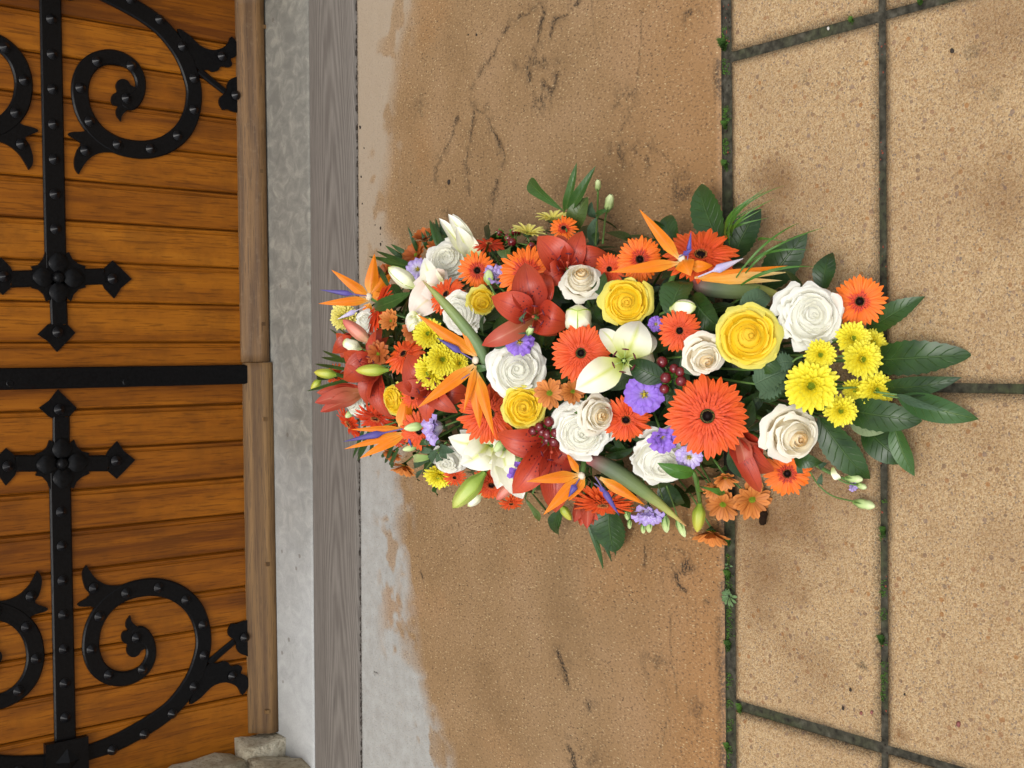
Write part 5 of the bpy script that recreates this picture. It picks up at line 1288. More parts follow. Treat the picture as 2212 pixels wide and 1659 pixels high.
# ---- yellow chrysanthemums
for a in (
    ('largest yellow chrysanthemum, flat and fully open, on the paving side', 1752, 834, 54, (.05, 0), M_CHR, .035),
    ('small yellow chrysanthemum under the largest white rose', 1772, 766, 31, (.1, .1), M_CHR, .03),
    ('yellow chrysanthemum at the top of the cluster beside the outermost gerbera', 1842, 732, 36, (.25, -.2), M_CHR, .03),
    ('yellow chrysanthemum at the back of the cluster, touching the dark leaf', 1884, 742, 32, (.6, -.2), M_CHR, .012),
    ('double yellow chrysanthemum in the middle of the paving side cluster', 1862, 776, 40, (.3, 0), M_CHR, .035),
    ('yellow chrysanthemum farthest out, over the leaf fan', 1892, 842, 37, (.3, .1), M_CHR, .035),
    ('yellow chrysanthemum half hidden behind the farthest out one', 1846, 842, 26, (0, .5), M_CHR, .012),
    ('small yellow chrysanthemum lowest of the paving side cluster', 1816, 887, 33, (.1, .2), M_CHR, .035),
    ('yellow chrysanthemum topmost of the cluster beside the middle bird of paradise', 926, 722, 32, (-.3, -.2), M_CHR, .034),
    ('yellow chrysanthemum in the middle of the cluster beside the middle bird of paradise', 956, 776, 35, (.1, .05), M_CHR, .046),
    ('yellow chrysanthemum seen from the side, lowest of the cluster over the red lily', 928, 804, 36, (-.7, .4), M_CHR, .04),
    ('small yellow chrysanthemum under the root of the middle bird of paradise', 992, 784, 20, (.3, .2), M_CHR, .012),
    ('bright yellow chrysanthemum hanging at the lower rim above the concrete', 948, 1028, 30, (-.2, .9), M_CHR, .004),
    ('pale yellow chrysanthemum under the upper left bird of paradise', 743, 684, 29, (-.4, -.1), M_CHRP, .006),
): chrys(a[0], a[1], a[2], a[3], a[4], a[5], a[6])
chrys('pale yellow chrysanthemum turned away beside the red berries', 1140, 508, 36, (.3, -2.6), M_CHRP, .012, back=True)
chrys('pale yellow chrysanthemum turned away beside the leaf fan at the upper rim', 1194, 478, 36, (-.1, -3.0), M_CHRP, .012, back=True)

# ---- bronze daisies
for a in (
    ('bronze daisy with green eye between the yellow rose and the broad white rose', 1187, 849, 32, (0, .1), M_BRZ, .03, .1),
    ('bronze daisy half under the white lily petal', 1237, 846, 27, (.2, 0), M_BRZ, .012, .3),
    ('bronze daisy, open, in the bunch hanging over the paving joint', 1562, 1088, 38, (-.1, .5), M_BRZ, .02, .25),
    ('bronze daisy on the outer side of the bunch over the paving joint', 1624, 1078, 42, (.3, .4), M_BRZ, .012, .25),
    ('bronze daisy hanging lowest, seen from behind, over the paving joint', 1536, 1146, 42, (-.2, 2.2), M_BRZ, .004, .5),
    ('bronze daisy under the largest gerbera, closed up', 1566, 1030, 28, (.1, 1.0), M_BRZ, .008, .6),
    ('small bronze daisy above the yellow-green bud', 1540, 1056, 22, (-.3, .6), M_BRZ, .004, .5),
    ('bronze daisy topmost at the palm blades of the upper rim', 918, 520, 28, (-.4, -1.2), M_BRZD, .006, .6),
    ('bronze daisy in the middle of the upper rim bunch', 900, 552, 30, (-.7, -.6), M_BRZD, .012, .4),
    ('bronze daisy lowest of the upper rim bunch beside the lilac flower', 874, 572, 27, (-.8, -.6), M_BRZ, .012, .5),
    ('brown daisy in shade behind the white rose at the upper rim', 944, 540, 24, (-.1, -1.0), M_BRZD, .002, .5),
    ('bronze daisy beside the pale blush lily, closed up', 846, 694, 26, (-.5, -.2), M_BRZ, .02, .6),
    ('brown daisy between the pink bud and the red lily near the sill', 818, 764, 28, (-.3, 0), M_BRZD, .012, .4),
    ('bronze daisy hanging at the lower rim by the palm blades', 874, 1004, 30, (-.6, 2.0), M_BRZ, .004, .5),
    ('brown daisy in shade at the lower rim under the bird of paradise', 850, 976, 22, (-.5, 1.2), M_BRZD, .0, .4),
    ('brown daisy in shade under the yellow chrysanthemum cluster', 893, 716, 24, (-.2, 0), M_BRZD, .0, .3),
    ('small brown daisy behind the upper left bird of paradise', 834, 592, 22, (-.8, -.8), M_BRZD, .0, .5),
): daisy(a[0], a[1], a[2], a[3], a[4], a[5], a[6], a[7])

# ---- lisianthus
for a in (
    ('open lilac lisianthus with green heart between two red-orange gerberas', 1392, 852, 44, (0, 0), M_LIS, 0, .035),
    ('ruffled lilac lisianthus touching the largest gerbera', 1428, 936, 33, (.2, .8), M_LIS, 1, .02),
    ('purple lisianthus with yellow stamens above the broad white rose', 1122, 738, 32, (.05, .1), M_LIS, 0, .03),
    ('pale lilac lisianthus with a green bud on it, beside the pure orange gerbera', 1070, 606, 27, (.3, -.9), M_LISP, 1, .02),
    ('pale lilac lisianthus behind the green-white lily bud', 904, 584, 28, (-.3, -.4), M_LISP, 0, .008),
    ('pale lilac lisianthus at the foot of the middle red lily', 956, 920, 36, (-1.9, .2), M_LISP, 1, .02),
    ('purple lisianthus hanging at the lower rim with a bud in front', 1130, 1002, 34, (0, 1.1), M_LIS, 1, .04),
    ('purple-edged white lisianthus hanging head down at the lower rim', 1400, 1092, 34, (-.1, 1.6), M_LISP, 1, .002),
    ('pale lilac lisianthus under the lower edge of the largest gerbera', 1488, 984, 30, (.1, .6), M_LISP, 0, .02),
    ('small purple lisianthus behind the open white lily', 1416, 700, 18, (.2, 0), M_LIS, 0, .0),
    ('tiny pale lilac flower beside buds on the outer paver', 1838, 1044, 14, (.8, .6), M_LISP, 1, .0),
): lisianthus(*a)

# ---- birds of paradise
bird('bird of paradise whose orange and purple beaks reach over the wooden sill', 797, 641,
     [(800, 644, 716, 583, 22), (800, 640, 809, 548, 30, 0), (800, 648, 688, 656, 20), (796, 640, 848, 590, 34, .012), (800, 644, 842, 640, 24, .0), (800, 655, 785, 684, 20, .012)],
     [(796, 640, 691, 626, 17), (790, 662, 728, 690, 16, 0, M_LAV)], None, .05)
bird('bird of paradise in the middle with a long green bract pointing up', 1027, 778,
     [(1030, 770, 901, 679, 28), (1030, 770, 990, 690, 18, .0), (1024, 788, 902, 881, 30), (1028, 790, 1001, 891, 16), (1026, 800, 914, 868, 16, .004), (1028, 800, 1067, 942, 26), (1026, 806, 1036, 926, 32, .008)],
     [(1020, 776, 944, 730, 20), (1014, 808, 916, 870, 14, .002)], ([(1050, 792, .004), (1036, 752, .0), (1000, 702, -.004), (955, 650, -.004), (913, 606, 0)], [14, 25, 24, 18, 2], M_BRACT2), .07)
bird('bird of paradise pointing to the lower left across the concrete beside the door', 880, 932,
     [(872, 926, 758, 928, 15), (874, 934, 744, 970, 18), (878, 936, 777, 990, 22), (870, 930, 880, 846, 36, .006), (862, 926, 892, 848, 24, .012)],
     [(872, 926, 742, 954, 22), (880, 940, 890, 968, 10, 0)], None, .045)
bird('bird of paradise at the upper rim with grey-red bract lying along the paving', 1472, 558,
     [(1468, 560, 1381, 452, 26), (1468, 568, 1316, 588, 26), (1474, 560, 1492, 596, 44, -.02), (1490, 576, 1540, 574, 26, 0), (1500, 600, 1702, 574, 16, .006), (1510, 602, 1704, 588, 18, .004, M_STRP), (1516, 606, 1690, 606, 16, .002, M_STRP)],
     [(1466, 556, 1496, 538, 16, -.03), (1484, 568, 1493, 500, 14, -.02), (1508, 598, 1606, 558, 26, -.008, M_LAV)], ([(1494, 602, .01), (1520, 620, .006), (1580, 626, .006), (1640, 628, .012), (1690, 638, .02)], [14, 34, 40, 28, 8], M_BRACT), .055)
bird('bird of paradise at the lower rim with a long grey-green bract running to the right', 1256, 1028,
     [(1250, 1026, 1137, 1040, 26), (1256, 1030, 1174, 1112, 30), (1250, 1022, 1224, 978, 16, 0), (1262, 1028, 1228, 1082, 26, .006), (1296, 1032, 1392, 1090, 24, .0)],
     [(1252, 1034, 1228, 1074, 22), (1286, 1030, 1338, 1114, 20, -.012), (1284, 1044, 1318, 1070, 16, -.004)], ([(1270, 992, .012), (1300, 1002, .004), (1350, 1032, .0), (1410, 1076, .0), (1482, 1136, .006)], [20, 34, 36, 24, 3], M_BRACT), .06)

# ---- berries
berries('cluster of dark red berries at the upper rim beside the pale yellow chrysanthemums', [(1078, 503), (1098, 514), (1106, 523), (1119, 498), (1112, 499), (1148, 531)], 9.5, (1112, 524))
berries('spray of dark red berries between the cream rose bud and the largest gerbera', [(1430, 782), (1438, 816), (1435, 840), (1469, 803), (1471, 823), (1456, 796)], 11.5, (1452, 818))
berries('bunch of dark red berries beside the yellow rose at the foot of the white rose', [(1165, 922), (1186, 911), (1200, 935), (1183, 938), (1172, 932), (1197, 954), (1182, 950), (1152, 930)], 11, (1180, 944))

# ---- leaves on the paving side, lying fanned out
L_ = 'dark leaves in the funeral spray'
for a in (
    ('dark serrated leaf pointing up right beyond the outermost gerbera', (1872, 716), (1998, 640), 46, M_LEAF, .03, .02, LANCE, dict(serr=.05, nl=22)),
    ('broadest dark leaf of the fan, wavy, over the paver joint', (1868, 780), (2098, 766), 66, M_LEAF, .035, .012, OVAL, dict(serr=.05, nl=24, wave=.005)),
    ('long smooth leaf of the fan lying just under the broadest one', (1905, 834), (2077, 815), 40, M_LEAF, .045, .03, LANCE, dict(side=.006)),
    ('glossy leaf farthest out on the paver, pointing down right', (1938, 858), (2117, 908), 52, M_LEAFM, .05, .012, LANCE, dict(fold=.25)),
    ('narrow folded leaf lying on the leaf farthest out', (1936, 852), (2040, 888), 16, M_LEAFS, .06, .05, LANCE, dict(fold=.6)),
    ('dark leaf under the lowest yellow chrysanthemum reaching over the paver joint', (1822, 884), (1992, 910), 62, M_LEAF, .06, .035, OVAL, dict(serr=.04, nl=22)),
    ('pale underside of a turned leaf below the chrysanthemum cluster', (1838, 912), (1926, 922), 44, M_LEAFU, .045, .035, OVAL, {}),
    ('broad glossy leaf over the paver joint below the fan', (1868, 920), (1962, 1002), 62, M_LEAF, .03, .014, OVAL, dict(bulge=.014)),
    ('leaf pointing steeply down, last of the fan', (1930, 914), (1976, 1026), 40, M_LEAFM, .035, .012, LANCE, dict(fold=.3)),
    ('large dark serrated leaf below the open cream rose', (1768, 900), (1881, 1042), 66, M_LEAF, .07, .012, LANCE, dict(serr=.04, nl=24)),
    ('small dark leaf beside the orange gerbera under the last cream rose', (1715, 986), (1776, 1000), 34, M_LEAF, .07, .06, LANCE, dict(serr=.05, nl=20)),
    ('narrow upright leaf between the largest white rose and the outermost gerbera', (1776, 634), (1798, 542), 44, M_LEAF, .06, .04, LANCE, dict(serr=.03, nl=20)),
    ('long dark leaf behind the bract of the upper bird of paradise', (1652, 628), (1744, 502), 66, M_LEAF, .05, .03, LANCE, dict(serr=.04, nl=24)),
    ('upright dark serrated leaf above the wide tilted gerbera', (1560, 540), (1507, 389), 62, M_LEAF, .07, .05, LANCE, dict(serr=.05, nl=24)),
    ('small dark leaf between the beak and the wide tilted gerbera', (1460, 534), (1441, 462), 40, M_LEAF, .07, .06, OVAL, dict(serr=.05, nl=20)),
    ('dark leaf beside the grass blades right of the wide tilted gerbera', (1582, 566), (1642, 446), 58, M_LEAF, .06, .04, LANCE, dict(serr=.05, nl=24)),
    ('grey-green leaf between the big yellow rose and the upper bract', (1600, 676), (1664, 634), 48, M_LEAFS, ('l', .02), ('l', .02), OVAL, dict(serr=.04, nl=20)),
    ('round dark leaf left of the largest yellow rose, above the bud', (1448, 680), (1486, 598), 66, M_LEAF, ('l', .02), ('l', .015), OVAL, dict(serr=.04, nl=22)),
    ('dark leaf right of the striped bud, beside the largest yellow rose', (1496, 640), (1556, 712), 60, M_LEAF, ('l', .012), ('l', .006), OVAL, dict(serr=.03, nl=22)),
    ('dark glossy leaf between the open white lily and the berries', (1440, 820), (1352, 780), 48, M_LEAF, ('l', .03), ('l', .045), LANCE, {}),
    ('dark leaf under the berries beside the largest gerbera', (1474, 770), (1504, 812), 26, M_LEAFS, ('l', .02), ('l', .02), LANCE, {}),
    ('bright green folded leaf over the ruffled white rose', (1500, 1022), (1420, 1000), 30, M_LEAFB, ('l', .035), ('l', .05), LANCE, dict(fold=.4)),
    ('dark serrated leaf hanging on the concrete at the lower rim', (1316, 1090), (1328, 1186), 70, M_LEAF, .05, .02, OVAL, dict(serr=.05, nl=24)),
    ('small curled dark leaf left of the salmon lily at the lower rim', (1216, 1098), (1206, 1158), 28, M_LEAF, .06, .03, LANCE, dict(side=.006)),
    ('dark leaf at the lower rim beside the white ruffled rose', (1432, 1040), (1472, 1096), 48, M_LEAF, .07, .03, OVAL, dict(serr=.04, nl=20)),
    ('curved olive leaf hanging at the lower rim', (1134, 1076), (1164, 1126), 15, M_LEAFO, .07, .03, LANCE, dict(side=-.012)),
    ('broad ribbed green leaf blade across the blush lily', (888, 632), (802, 664), 26, M_LEAFM, ('l', .05), ('l', .05), LANCE, dict(side=-.006)),
    ('dark leaf by the berries at the upper rim', (1062, 525), (1058, 484), 18, M_LEAF, ('l', .0), ('l', .0), LANCE, dict(side=.006)),
    ('olive round leaf beside the orange gerbera hidden by red lilies', (1094, 560), (1102, 540), 34, M_LEAFO, ('l', .012), ('l', .015), OVAL, {}),
    ('dark leaf below the yellow rose over the lily', (1310, 640), (1298, 590), 36, M_LEAF, ('l', .008), ('l', .004), OVAL, {}),
    ('dark leaf between white lily bud and yellow rose', (1282, 660), (1298, 700), 36, M_LEAF, ('l', .006), ('l', .0), OVAL, {}),
    ('dark lobed leaf between the largest gerbera and the largest chrysanthemum', (1630, 830), (1700, 800), 60, M_LEAFS, ('l', .004), ('l', .004), OVAL, dict(serr=.16, nl=18)),
    ('dark leaf under the big yellow rose and the largest gerbera', (1640, 800), (1690, 770), 46, M_LEAF, ('l', .004), ('l', .0), OVAL, {}),
    ('dark green leaf at the root of the middle bird of paradise', (1060, 795), (1028, 796), 14, M_LEAFM, ('l', .05), ('l', .05), OVAL, {}),
    ('dark leaf behind the small bud beside the salmon lily over the sill', (735, 812), (680, 816), 12, M_LEAF, ('l', .0), ('l', .0), LANCE, {}),
    ('small dark leaf on the concrete under the hanging yellow chrysanthemum', (944, 1044), (948, 1066), 14, M_LEAF, .04, .02, OVAL, {}),
): leaf(a[0], a[1], a[2], a[3], a[4], a[5], a[6], a[7], L_, **a[8])

# ---- leafy sprigs
sprig('fan of four laurel leaves standing out over the concrete at the upper rim', (1219, 470), [
    ('stem', [(1224, 500, ('l', 0)), (1219, 470, .10), (1218, 448, .11)]),
    ('leaf', (1218, 456), (1143, 390), 42, M_LEAFM, .10, .09, dict(prof=OBOV, bulge=.012, fold=.2)), ('leaf', (1219, 456), (1246, 351), 22, M_LEAFM, .11, .12, dict(side=.008, fold=.5)),
    ('leaf', (1226, 460), (1287, 358), 24, M_LEAFM, .11, .11, dict(side=.006, fold=.45)), ('leaf', (1240, 500), (1270, 426), 46, M_LEAFO, .10, .10, dict(prof=OVAL, bulge=.012))], zr=.10)
sprig('upright lisianthus stalks with two pale green buds at the upper rim', (1288, 520), [
    ('stem', [(1286, 530, ('l', 0)), (1290, 470, .08), (1292, 410, .10)]), ('stem', [(1302, 526, ('l', 0)), (1308, 470, .08), (1314, 445, .09)]),
    ('bud', (1291, 412), (1292, 388), 13, M_BUDL, .10, .12), ('bud', (1312, 456), (1320, 420), 19, M_BUDL, .09, .11),
    ('leaf', (1288, 528), (1288, 470), 30, M_LEAFS, .07, .09, dict(prof=OVAL)), ('leaf', (1286, 470), (1278, 436), 18, M_LEAFS, .08, .09, dict(prof=OVAL)), ('leaf', (1292, 468), (1318, 450), 14, M_LEAFM, .085, .095, {}), ('leaf', (1284, 540), (1294, 512), 26, M_LEAFS, .07, .08, {})], zr=.08)
sprig('grey-green eucalyptus-like sprig at the lower rim beside the bud', (960, 958), [
    ('stem', [(965, 955, ('l', .03)), (930, 985, ('l', .03)), (900, 1000, ('l', .02))]), ('stem', [(950, 975, ('l', .03)), (930, 1000, ('l', .02)), (912, 1024, ('l', .005))]),
    ('leaf', (950, 965), (982, 976), 20, M_LEAFS, ('l', .03), ('l', .03), dict(prof=OVAL)), ('leaf', (944, 972), (940, 1004), 17, M_LEAFS, ('l', .03), ('l', .02), dict(prof=OVAL)), ('leaf', (930, 988), (894, 990), 18, M_BUDL, ('l', .035), ('l', .03), dict(prof=OVAL)),
    ('leaf', (926, 994), (896, 1008), 16, M_LEAFS, ('l', .03), ('l', .02), dict(prof=OVAL)), ('leaf', (938, 960), (936, 942), 14, M_LEAFS, ('l', .03), ('l', .03), dict(prof=OVAL)), ('leaf', (945, 978), (956, 990), 14, M_LEAFS, ('l', .03), ('l', .02), dict(prof=OVAL)), ('leaf', (950, 955), (922, 946), 17, M_LEAFS, ('l', .02), ('l', .02), dict(prof=OVAL)), ('leaf', (958, 958), (972, 992), 17, M_LEAFS, ('l', .028), ('l', .02), dict(prof=OVAL)), ('leaf', (936, 976), (912, 968), 16, M_LEAFS, ('l', .02), ('l', .02), dict(prof=OVAL)), ('leaf', (930, 958), (908, 950), 16, M_LEAFM, ('l', .012), ('l', .012), dict(prof=OVAL)), ('leaf', (914, 1014), (908, 1038), 12, M_LEAFS, ('l', .006), ('l', .0), {})])
sprig('small grey-green sprig with round buds above the purple lisianthus', (1108, 722), [
    ('stem', [(1118, 730, ('l', .02)), (1106, 715, ('l', .04)), (1096, 700, ('l', .045))]), ('stem', [(1122, 730, ('l', .02)), (1140, 712, ('l', .04))]),
    ('bud', (1112, 712), (1114, 692), 11, M_BUDL, ('l', .045), ('l', .05)), ('bud', (1140, 724), (1150, 704), 15, M_BUDL, ('l', .045), ('l', .05)), ('bud', (1084, 718), (1070, 722), 10, M_BUDL, ('l', .045), ('l', .045)), ('bud', (1086, 742), (1080, 752), 14, M_BUDL, ('l', .045), ('l', .045)),
    ('leaf', (1106, 718), (1120, 706), 18, M_LEAFS, ('l', .04), ('l', .045), dict(prof=OVAL)), ('leaf', (1104, 716), (1092, 704), 18, M_LEAFS, ('l', .04), ('l', .045), dict(prof=OVAL)), ('leaf', (1124, 734), (1138, 718), 16, M_LEAFS, ('l', .04), ('l', .045), dict(prof=OVAL)), ('leaf', (1098, 742), (1072, 744), 22, M_LEAFS, ('l', .04), ('l', .04), dict(prof=OVAL)), ('leaf', (1130, 700), (1139, 672), 9, M_LEAFS, ('l', .045), ('l', .06), {})])
sprig('green stalks with five hanging buds at the lower rim beside the purple-edged lisianthus', (1400, 1060), [
    ('stem', [(1392, 1050, ('l', .0)), (1400, 1090, .05), (1402, 1126, .03)]), ('stem', [(1366, 1070, ('l', 0)), (1362, 1100, .05), (1356, 1114, .04)]), ('stem', [(1420, 1040, ('l', 0)), (1432, 1080, .06), (1438, 1112, .04)]), ('stem', [(1440, 1050, ('l', 0)), (1455, 1090, .05), (1464, 1120, .035)]), ('stem', [(1362, 1100, .05), (1360, 1122, .04)]), ('stem', [(1400, 1100, .045), (1390, 1132, .03)]),
    ('bud', (1352, 1104), (1358, 1124), 12, M_BUDL, .045, .035), ('bud', (1360, 1122), (1360, 1142), 10, M_BUDL, .04, .03), ('bud', (1388, 1132), (1390, 1152), 11, M_BUDL, .03, .02), ('bud', (1402, 1122), (1402, 1150), 15, M_BUDL, .03, .02), ('bud', (1436, 1112), (1440, 1150), 18, M_BUDL, .04, .025), ('bud', (1462, 1118), (1480, 1160), 17, M_BUDL, .035, .02)], zr=.06, stem_w=.0012)
sprig('stalks with green and white buds lying on the outer paver', (1780, 1010), [
    ('stem', [(1752, 1000, .05), (1790, 1022, .035), (1830, 1034, .03)]), ('stem', [(1750, 1020, .05), (1770, 1050, .03), (1800, 1072, .02), (1848, 1084, .02)]), ('stem', [(1770, 1008, .045), (1820, 1040, .03), (1850, 1048, .02)]),
    ('bud', (1826, 1032), (1864, 1036), 18, M_BUDL, .03, .025), ('bud', (1850, 1046), (1872, 1054), 14, M_BUDL, .02, .02), ('bud', (1844, 1084), (1890, 1094), 22, M_BUDL, .022, .018),
    ('leaf', (1772, 1008), (1786, 1000), 18, M_LEAFS, .045, .045, dict(prof=OVAL)), ('leaf', (1776, 1022), (1778, 1046), 12, M_LEAFS, .04, .03, {}), ('leaf', (1798, 1010), (1816, 1034), 16, M_BUDW, .04, .03, dict(prof=OVAL)), ('leaf', (1724, 990), (1738, 1022), 12, M_LEAFS, .07, .05, {})], zr=.045, stem_w=.0012)
sprig('curled green lily leaves on the stalk of the hanging yellow-green bud', (1500, 1030), [
    ('stem', [(1480, 1012, ('l', .01)), (1498, 1022, ('l', .035)), (1506, 1050, ('l', .03)), (1512, 1084, ('l', .014))]),
    ('leaf', (1510, 1050), (1560, 1070), 16, M_LEAFB, ('l', .03), ('l', .015), dict(side=-.012)), ('leaf', (1508, 1030), (1526, 1060), 14, M_LEAFB, ('l', .03), ('l', .02), {})], stem_w=.0035)
sprig('thin stalks and leaves linking the yellow chrysanthemums on the paving side', (1740, 790), [
    ('stem', [(1680, 820, ('l', .0)), (1720, 775, ('l', .008)), (1764, 768, ('l', .02))]), ('stem', [(1790, 772, ('l', .01)), (1830, 768, ('l', .02))]), ('stem', [(1790, 735, ('l', .01)), (1830, 735, ('l', .02))]), ('stem', [(1750, 850, ('l', .01)), (1780, 880, ('l', .012)), (1812, 886, ('l', .02))]), ('stem', [(1790, 840, ('l', .01)), (1860, 836, ('l', .02))]),
    ('leaf', (1716, 780), (1668, 786), 40, M_LEAFS, ('l', .004), ('l', .0), dict(serr=.2, nl=16)), ('leaf', (1700, 820), (1640, 860), 44, M_LEAFS, ('l', .004), ('l', .0), dict(serr=.2, nl=16)), ('leaf', (1760, 800), (1800, 806), 30, M_LEAFS, ('l', .0), ('l', .0), dict(serr=.15, nl=16))])

# ---- palm blades and grass
fronds('feathery palm blades behind the bronze daisies at the upper rim', (960, 560), [
    (905, 580, 812, 542), (900, 575, 796, 554), (880, 566, 832, 530), (895, 560, 844, 527), (905, 550, 880, 488, None, 9), (925, 540, 910, 500), (940, 530, 918, 496), (948, 540, 928, 474), (952, 535, 941, 471), (958, 530, 950, 476), (962, 530, 956, 480), (966, 530, 962, 486), (840, 620, 816, 575), (960, 540, 935, 480), (880, 580, 820, 560), (955, 545, 948, 500), (962, 540, 958, 505)], 11)
fronds('stiff green palm blades reaching over the threshold near the door', (790, 800), [
    (790, 812, 662, 845, None, 10), (770, 790, 696, 757), (770, 784, 694, 772, None, 9), (760, 800, 680, 786), (800, 770, 712, 710), (810, 765, 730, 708), (745, 836, 712, 832), (795, 830, 700, 800, None, 9), (760, 840, 720, 838, None, 6)], 8)
fronds('palm blades pointing down over sill and concrete at the lower left', (830, 920), [
    (790, 915, 762, 990), (800, 925, 772, 985), (805, 930, 772, 996, None, 10), (806, 945, 800, 987), (850, 960, 832, 1000), (845, 965, 826, 986), (860, 970, 842, 1004), (795, 935, 790, 960), (850, 975, 846, 1010)], 8)
fronds('three green palm blades lying on the concrete at the lower rim', (1284, 1120), [(1266, 1120, 1303, 1232, .008, 13, -4), (1278, 1116, 1321, 1214, .010, 13, -3), (1302, 1120, 1331, 1202, .010, 11, -3)], 12)
fronds('thin dark stalk blade on the concrete below the red lily', (1150, 1066), [(1150, 1066, 1186, 1110, .02)], 5)
fronds('arching grass blades rising over the paver above the wide tilted gerbera', (1576, 510), [(1576, 530, 1696, 400, .09, 5, -34), (1574, 525, 1660, 402, .12, 5, -26), (1578, 520, 1666, 408, .10, 5, -34), (1580, 520, 1676, 428, .08, 5, -20), (1582, 510, 1650, 450, .09, 5, -14), (1580, 505, 1640, 440, .09, 5, -18), (1584, 500, 1640, 456, .07, 5, -10), (1580, 510, 1664, 470, .07, 5, -14), (1574, 520, 1588, 440, .10, 5, -4)], 5, name='grass_tuft', group='grass blades in the funeral spray', cat='grass tuft', mat=M_LEAFB, bulge=.03)
fronds('thin grass blades over the dark leaf behind the upper bract', (1640, 620), [(1600, 616, 1758, 576, .09, 7, -14), (1590, 600, 1730, 480, .07, 5, -14), (1610, 590, 1690, 530, .08, 5, -8), (1600, 580, 1786, 490, .05, 4, -10), (1640, 520, 1700, 522, .06, 5, -5), (1630, 560, 1750, 540, .07, 5, -10)], 5, name='grass_tuft', group='grass blades in the funeral spray', cat='grass tuft', mat=M_LEAFB, bulge=.02)
lf = thing('dead_twig', 'short dark stub of twig sticking out below the bronze daisies on the paver', 'twig', pz(1646, 1112, .01))
mb = MB(); A = pz(1649, 1104, .012) - lf.location; B_ = pz(1648, 1132, .008) - lf.location; mb.tube([A + (B_ - A) * t for t in (0, .3, .6, .85, 1)], [.006, .0066, .0056, .0064, .0052], 7); mb.v = [v + noise.noise_vector(v * 160) * .0022 for v in mb.v]; link('bark', mb.build('bark', None, False), lf, plain('dark_bark', (.016, .008, .004), .9, .1, .8, 200))

# ================================================================== SMALL THINGS ON THE GROUND
M_MOSS = leaf_mat('moss_green', (.035, .10, .008), (.07, .17, .012), (.07, .17, .012), .7, 0)
def tuft(label, x, y, r, n, hgt):
    c = pz(x, y, -.008); s = metre(r, c); mb = MB()
    for i in range(n):
        a = rnd.uniform(0, 6.28); q = math.sqrt(rnd.random()) * s * .6; b = Vector((math.cos(a) * q, math.sin(a) * q * 1.5, 0)); b = Vector((b.y, b.x * .8, 0))
        e = b + Vector((math.cos(a + rnd.uniform(-.6, .6)) * s * .55, math.sin(a) * s * .55, rnd.uniform(.4, 1) * hgt))
        rows, ur = blade_rows(b, e, Vector((0, 0, 1)), .0016, SEPAL, 3, 2, bulge=.002); mb.grid(rows, ur)
    o = link('moss_tuft', mb.build('moss_tuft'), None, M_MOSS); o.location = c; o['label'] = label; o['category'] = 'moss tuft'; o['group'] = 'moss tufts in the paving joints'
for a in (('bright green moss tuft where the upper cross joint meets the slab edge', 1566, 97, 15, 170, .016), ('moss tuft on the slab edge halfway between upper cross joint and leaves', 1569, 271, 11, 80, .011), ('moss tuft on the slab edge nearest above the upright dark leaf', 1569, 356, 11, 90, .011),
          ('moss tuft at the slab edge just below the lowest bronze daisy', 1575, 1172, 9, 50, .010), ('moss tuft beside the two-leaved seedling in the slab joint', 1575, 1242, 12, 90, .011), ('moss tuft in the slab joint below the weed rosette', 1576, 1394, 12, 90, .012), ('moss tuft at the lower cross joint', 1600, 1530, 12, 70, .010),
          ('moss tuft in the second joint level with the buds', 1911, 1147, 11, 70, .011), ('moss tuft in the second joint near the lower cross joint', 1907, 1381, 12, 90, .012), ('small moss tuft in the upper cross joint', 1842, 45, 9, 40, .009), ('moss tuft in the cross joint at the top edge of the paving', 1990, 3, 10, 60, .009), ('moss cushion at the lowest visible end of the slab joint', 1572, 1612, 11, 120, .008)): tuft(*a)
mb = MB(); mr = random.Random(21)
for i in range(2600):
    if mr.random() < .72: py_ = mr.choice((mr.uniform(1165, 1665), mr.uniform(60, 380))); px_ = 1570 + (py_ - 800) * .006 + mr.gauss(0, 5)
    else: py_ = mr.uniform(1080, 1560); px_ = 1907 + mr.gauss(0, 6)
    if noise.noise(Vector((px_ * .01, py_ * .035, 4.0))) < .08: continue
    c = pz(px_, py_, -.009); a = mr.uniform(0, 6.28); e = Vector((math.cos(a) * .0035, math.sin(a) * .0035, mr.uniform(.001, .0045)))
    rows, ur = blade_rows(c, c + e, Vector((0, 0, 1)), .0016, SEPAL, 2, 2, bulge=.001); mb.grid(rows, ur)
o = link('joint_moss', mb.build('joint_moss'), None, M_MOSS, kind='stuff'); o['label'] = 'low green moss creeping along the paving joints'
M_WEED = leaf_mat('weed_leaf', (.10, .18, .07), (.14, .24, .09), (.2, .3, .12), .5, .4, nv=2)
def rosette(label, x, y, r, n, name='weed_rosette'):
    c = pz(x, y, -.004); s = metre(r, c); g = thing(name, label, 'weed', c, 'weeds in the paving joint')
    for i in range(n):
        a = i * 2.39996; q = s * (.55 + .45 * ((i * 7) % 5) / 4); dr = Vector((math.cos(a), math.sin(a), 0)); hh_ = .010 - .0055 * q / s
        rows, ur = blade_rows(dr * .002 + Vector((0, 0, .003)), dr * q + Vector((0, 0, hh_)), Vector((0, 0, 1)), s * .34, OBOV, 6, 4, bulge=.002, cup=.1); mb = MB(); mb.grid(rows, ur); link('leaf', mb.build('leaf'), g, M_WEED)
rosette('green weed rosette with rounded leaves growing in the slab joint', 1578, 1287, 25, 15)
rosette('two-leaved pale seedling above the weed rosette in the slab joint', 1577, 1222, 13, 4, 'seedling')
M_CRUMB = plain('brick_crumb', (.22, .055, .03), .85); M_PEB = plain('pale_pebble', (.5, .47, .42), .8); M_DIRT = plain('dark_crumb', (.03, .022, .016), .9)
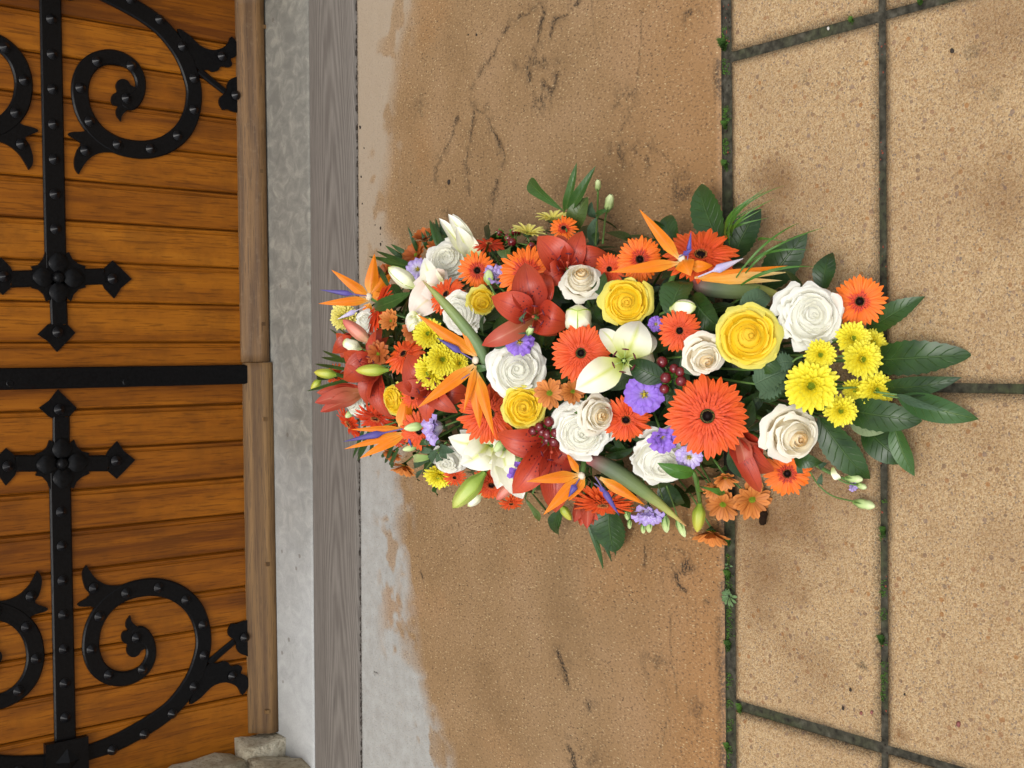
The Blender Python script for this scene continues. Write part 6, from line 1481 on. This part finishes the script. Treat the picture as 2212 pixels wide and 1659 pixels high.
def crumbs(pts, mat, label, name, top=.0):
    mb = MB()
    for x, y, r in pts:
        c = pz(x, y, top); s = metre(r, c); b0 = len(mb.v); mb.ball((c.x, c.y, top + s * .35), s, 7, 5, (1, .8, .6))
        for i in range(b0, len(mb.v)): mb.v[i] += noise.noise_vector(mb.v[i] * 300) * s * .35
    o = link(name, mb.build(name), None, mat, kind='stuff'); o['label'] = label
cr = random.Random(9)
jt = [(1568 + cr.uniform(-8, 8), cr.uniform(0, 1650), cr.uniform(1.2, 2.6)) for _ in range(70)] + [(1905 + cr.uniform(-12, 12), cr.uniform(0, 1650), cr.uniform(1.2, 2.8)) for _ in range(90)]
jt = [q for q in jt if not 480 < q[1] < 1180 or q[0] > 1850]
crumbs(jt[::2], M_CRUMB, 'tiny red brick crumbs lying in the paving joints', 'brick_grit', -.008)
crumbs(jt[1::2], M_DIRT, 'tiny dark crumbs of soil lying in the paving joints', 'soil_grit', -.008)
crumbs([(1884, 1538, 5), (1861, 1540, 4.5), (2071, 1564, 6.5)], plain('red_seed', (.20, .06, .05), .6), 'three small reddish berries scattered on the lower pavers', 'fallen_seed', 0)
crumbs([(1652, 1492, 3.5), (1678, 1504, 3.5), (1612, 1490, 4)] + [(1790, 62, 4)], M_PEB, 'small pale chips in the cross joints', 'pale_grit', -.006)
crumbs([(823, 493, 3.4), (823, 527, 3.2), (822, 506, 1.8), (823, 530, 2), (811, 486, 2), (826, 522, 1.6), (781, 382, 2.6), (779, 275, 3.6), (787, 320, 2), (1030, 75, 3.2), (1012, 75, 2), (971, 394, 5.5), (888, 394, 2), (1822, 1530, 4.5), (1838, 1490, 4.5), (2058, 110, 6), (1955, 1500, 3), (783, 440, 2), (779, 1405, 2.5)], M_DIRT, 'scattered dark brown crumbs and seeds on slab and pavers', 'dirt_crumbs', 0)
# dark litter packed in the crack between sill board and slab
mb = MB()
for i in range(420):
    x = cr.uniform(-1.0, .95); y = EDGE_SLAB(x) + cr.uniform(-.002, .0035); s = cr.uniform(.0008, .0028) * (1 if cr.random() < .9 else 2)
    mb.ball((x, y, -.001), s, 5, 3, (1.6, .8, .5))
o = link('crack_debris', mb.build('crack_debris'), None, M_DIRT, kind='stuff'); o['label'] = 'dark soil crumbs packed in the crack beside the sill board'
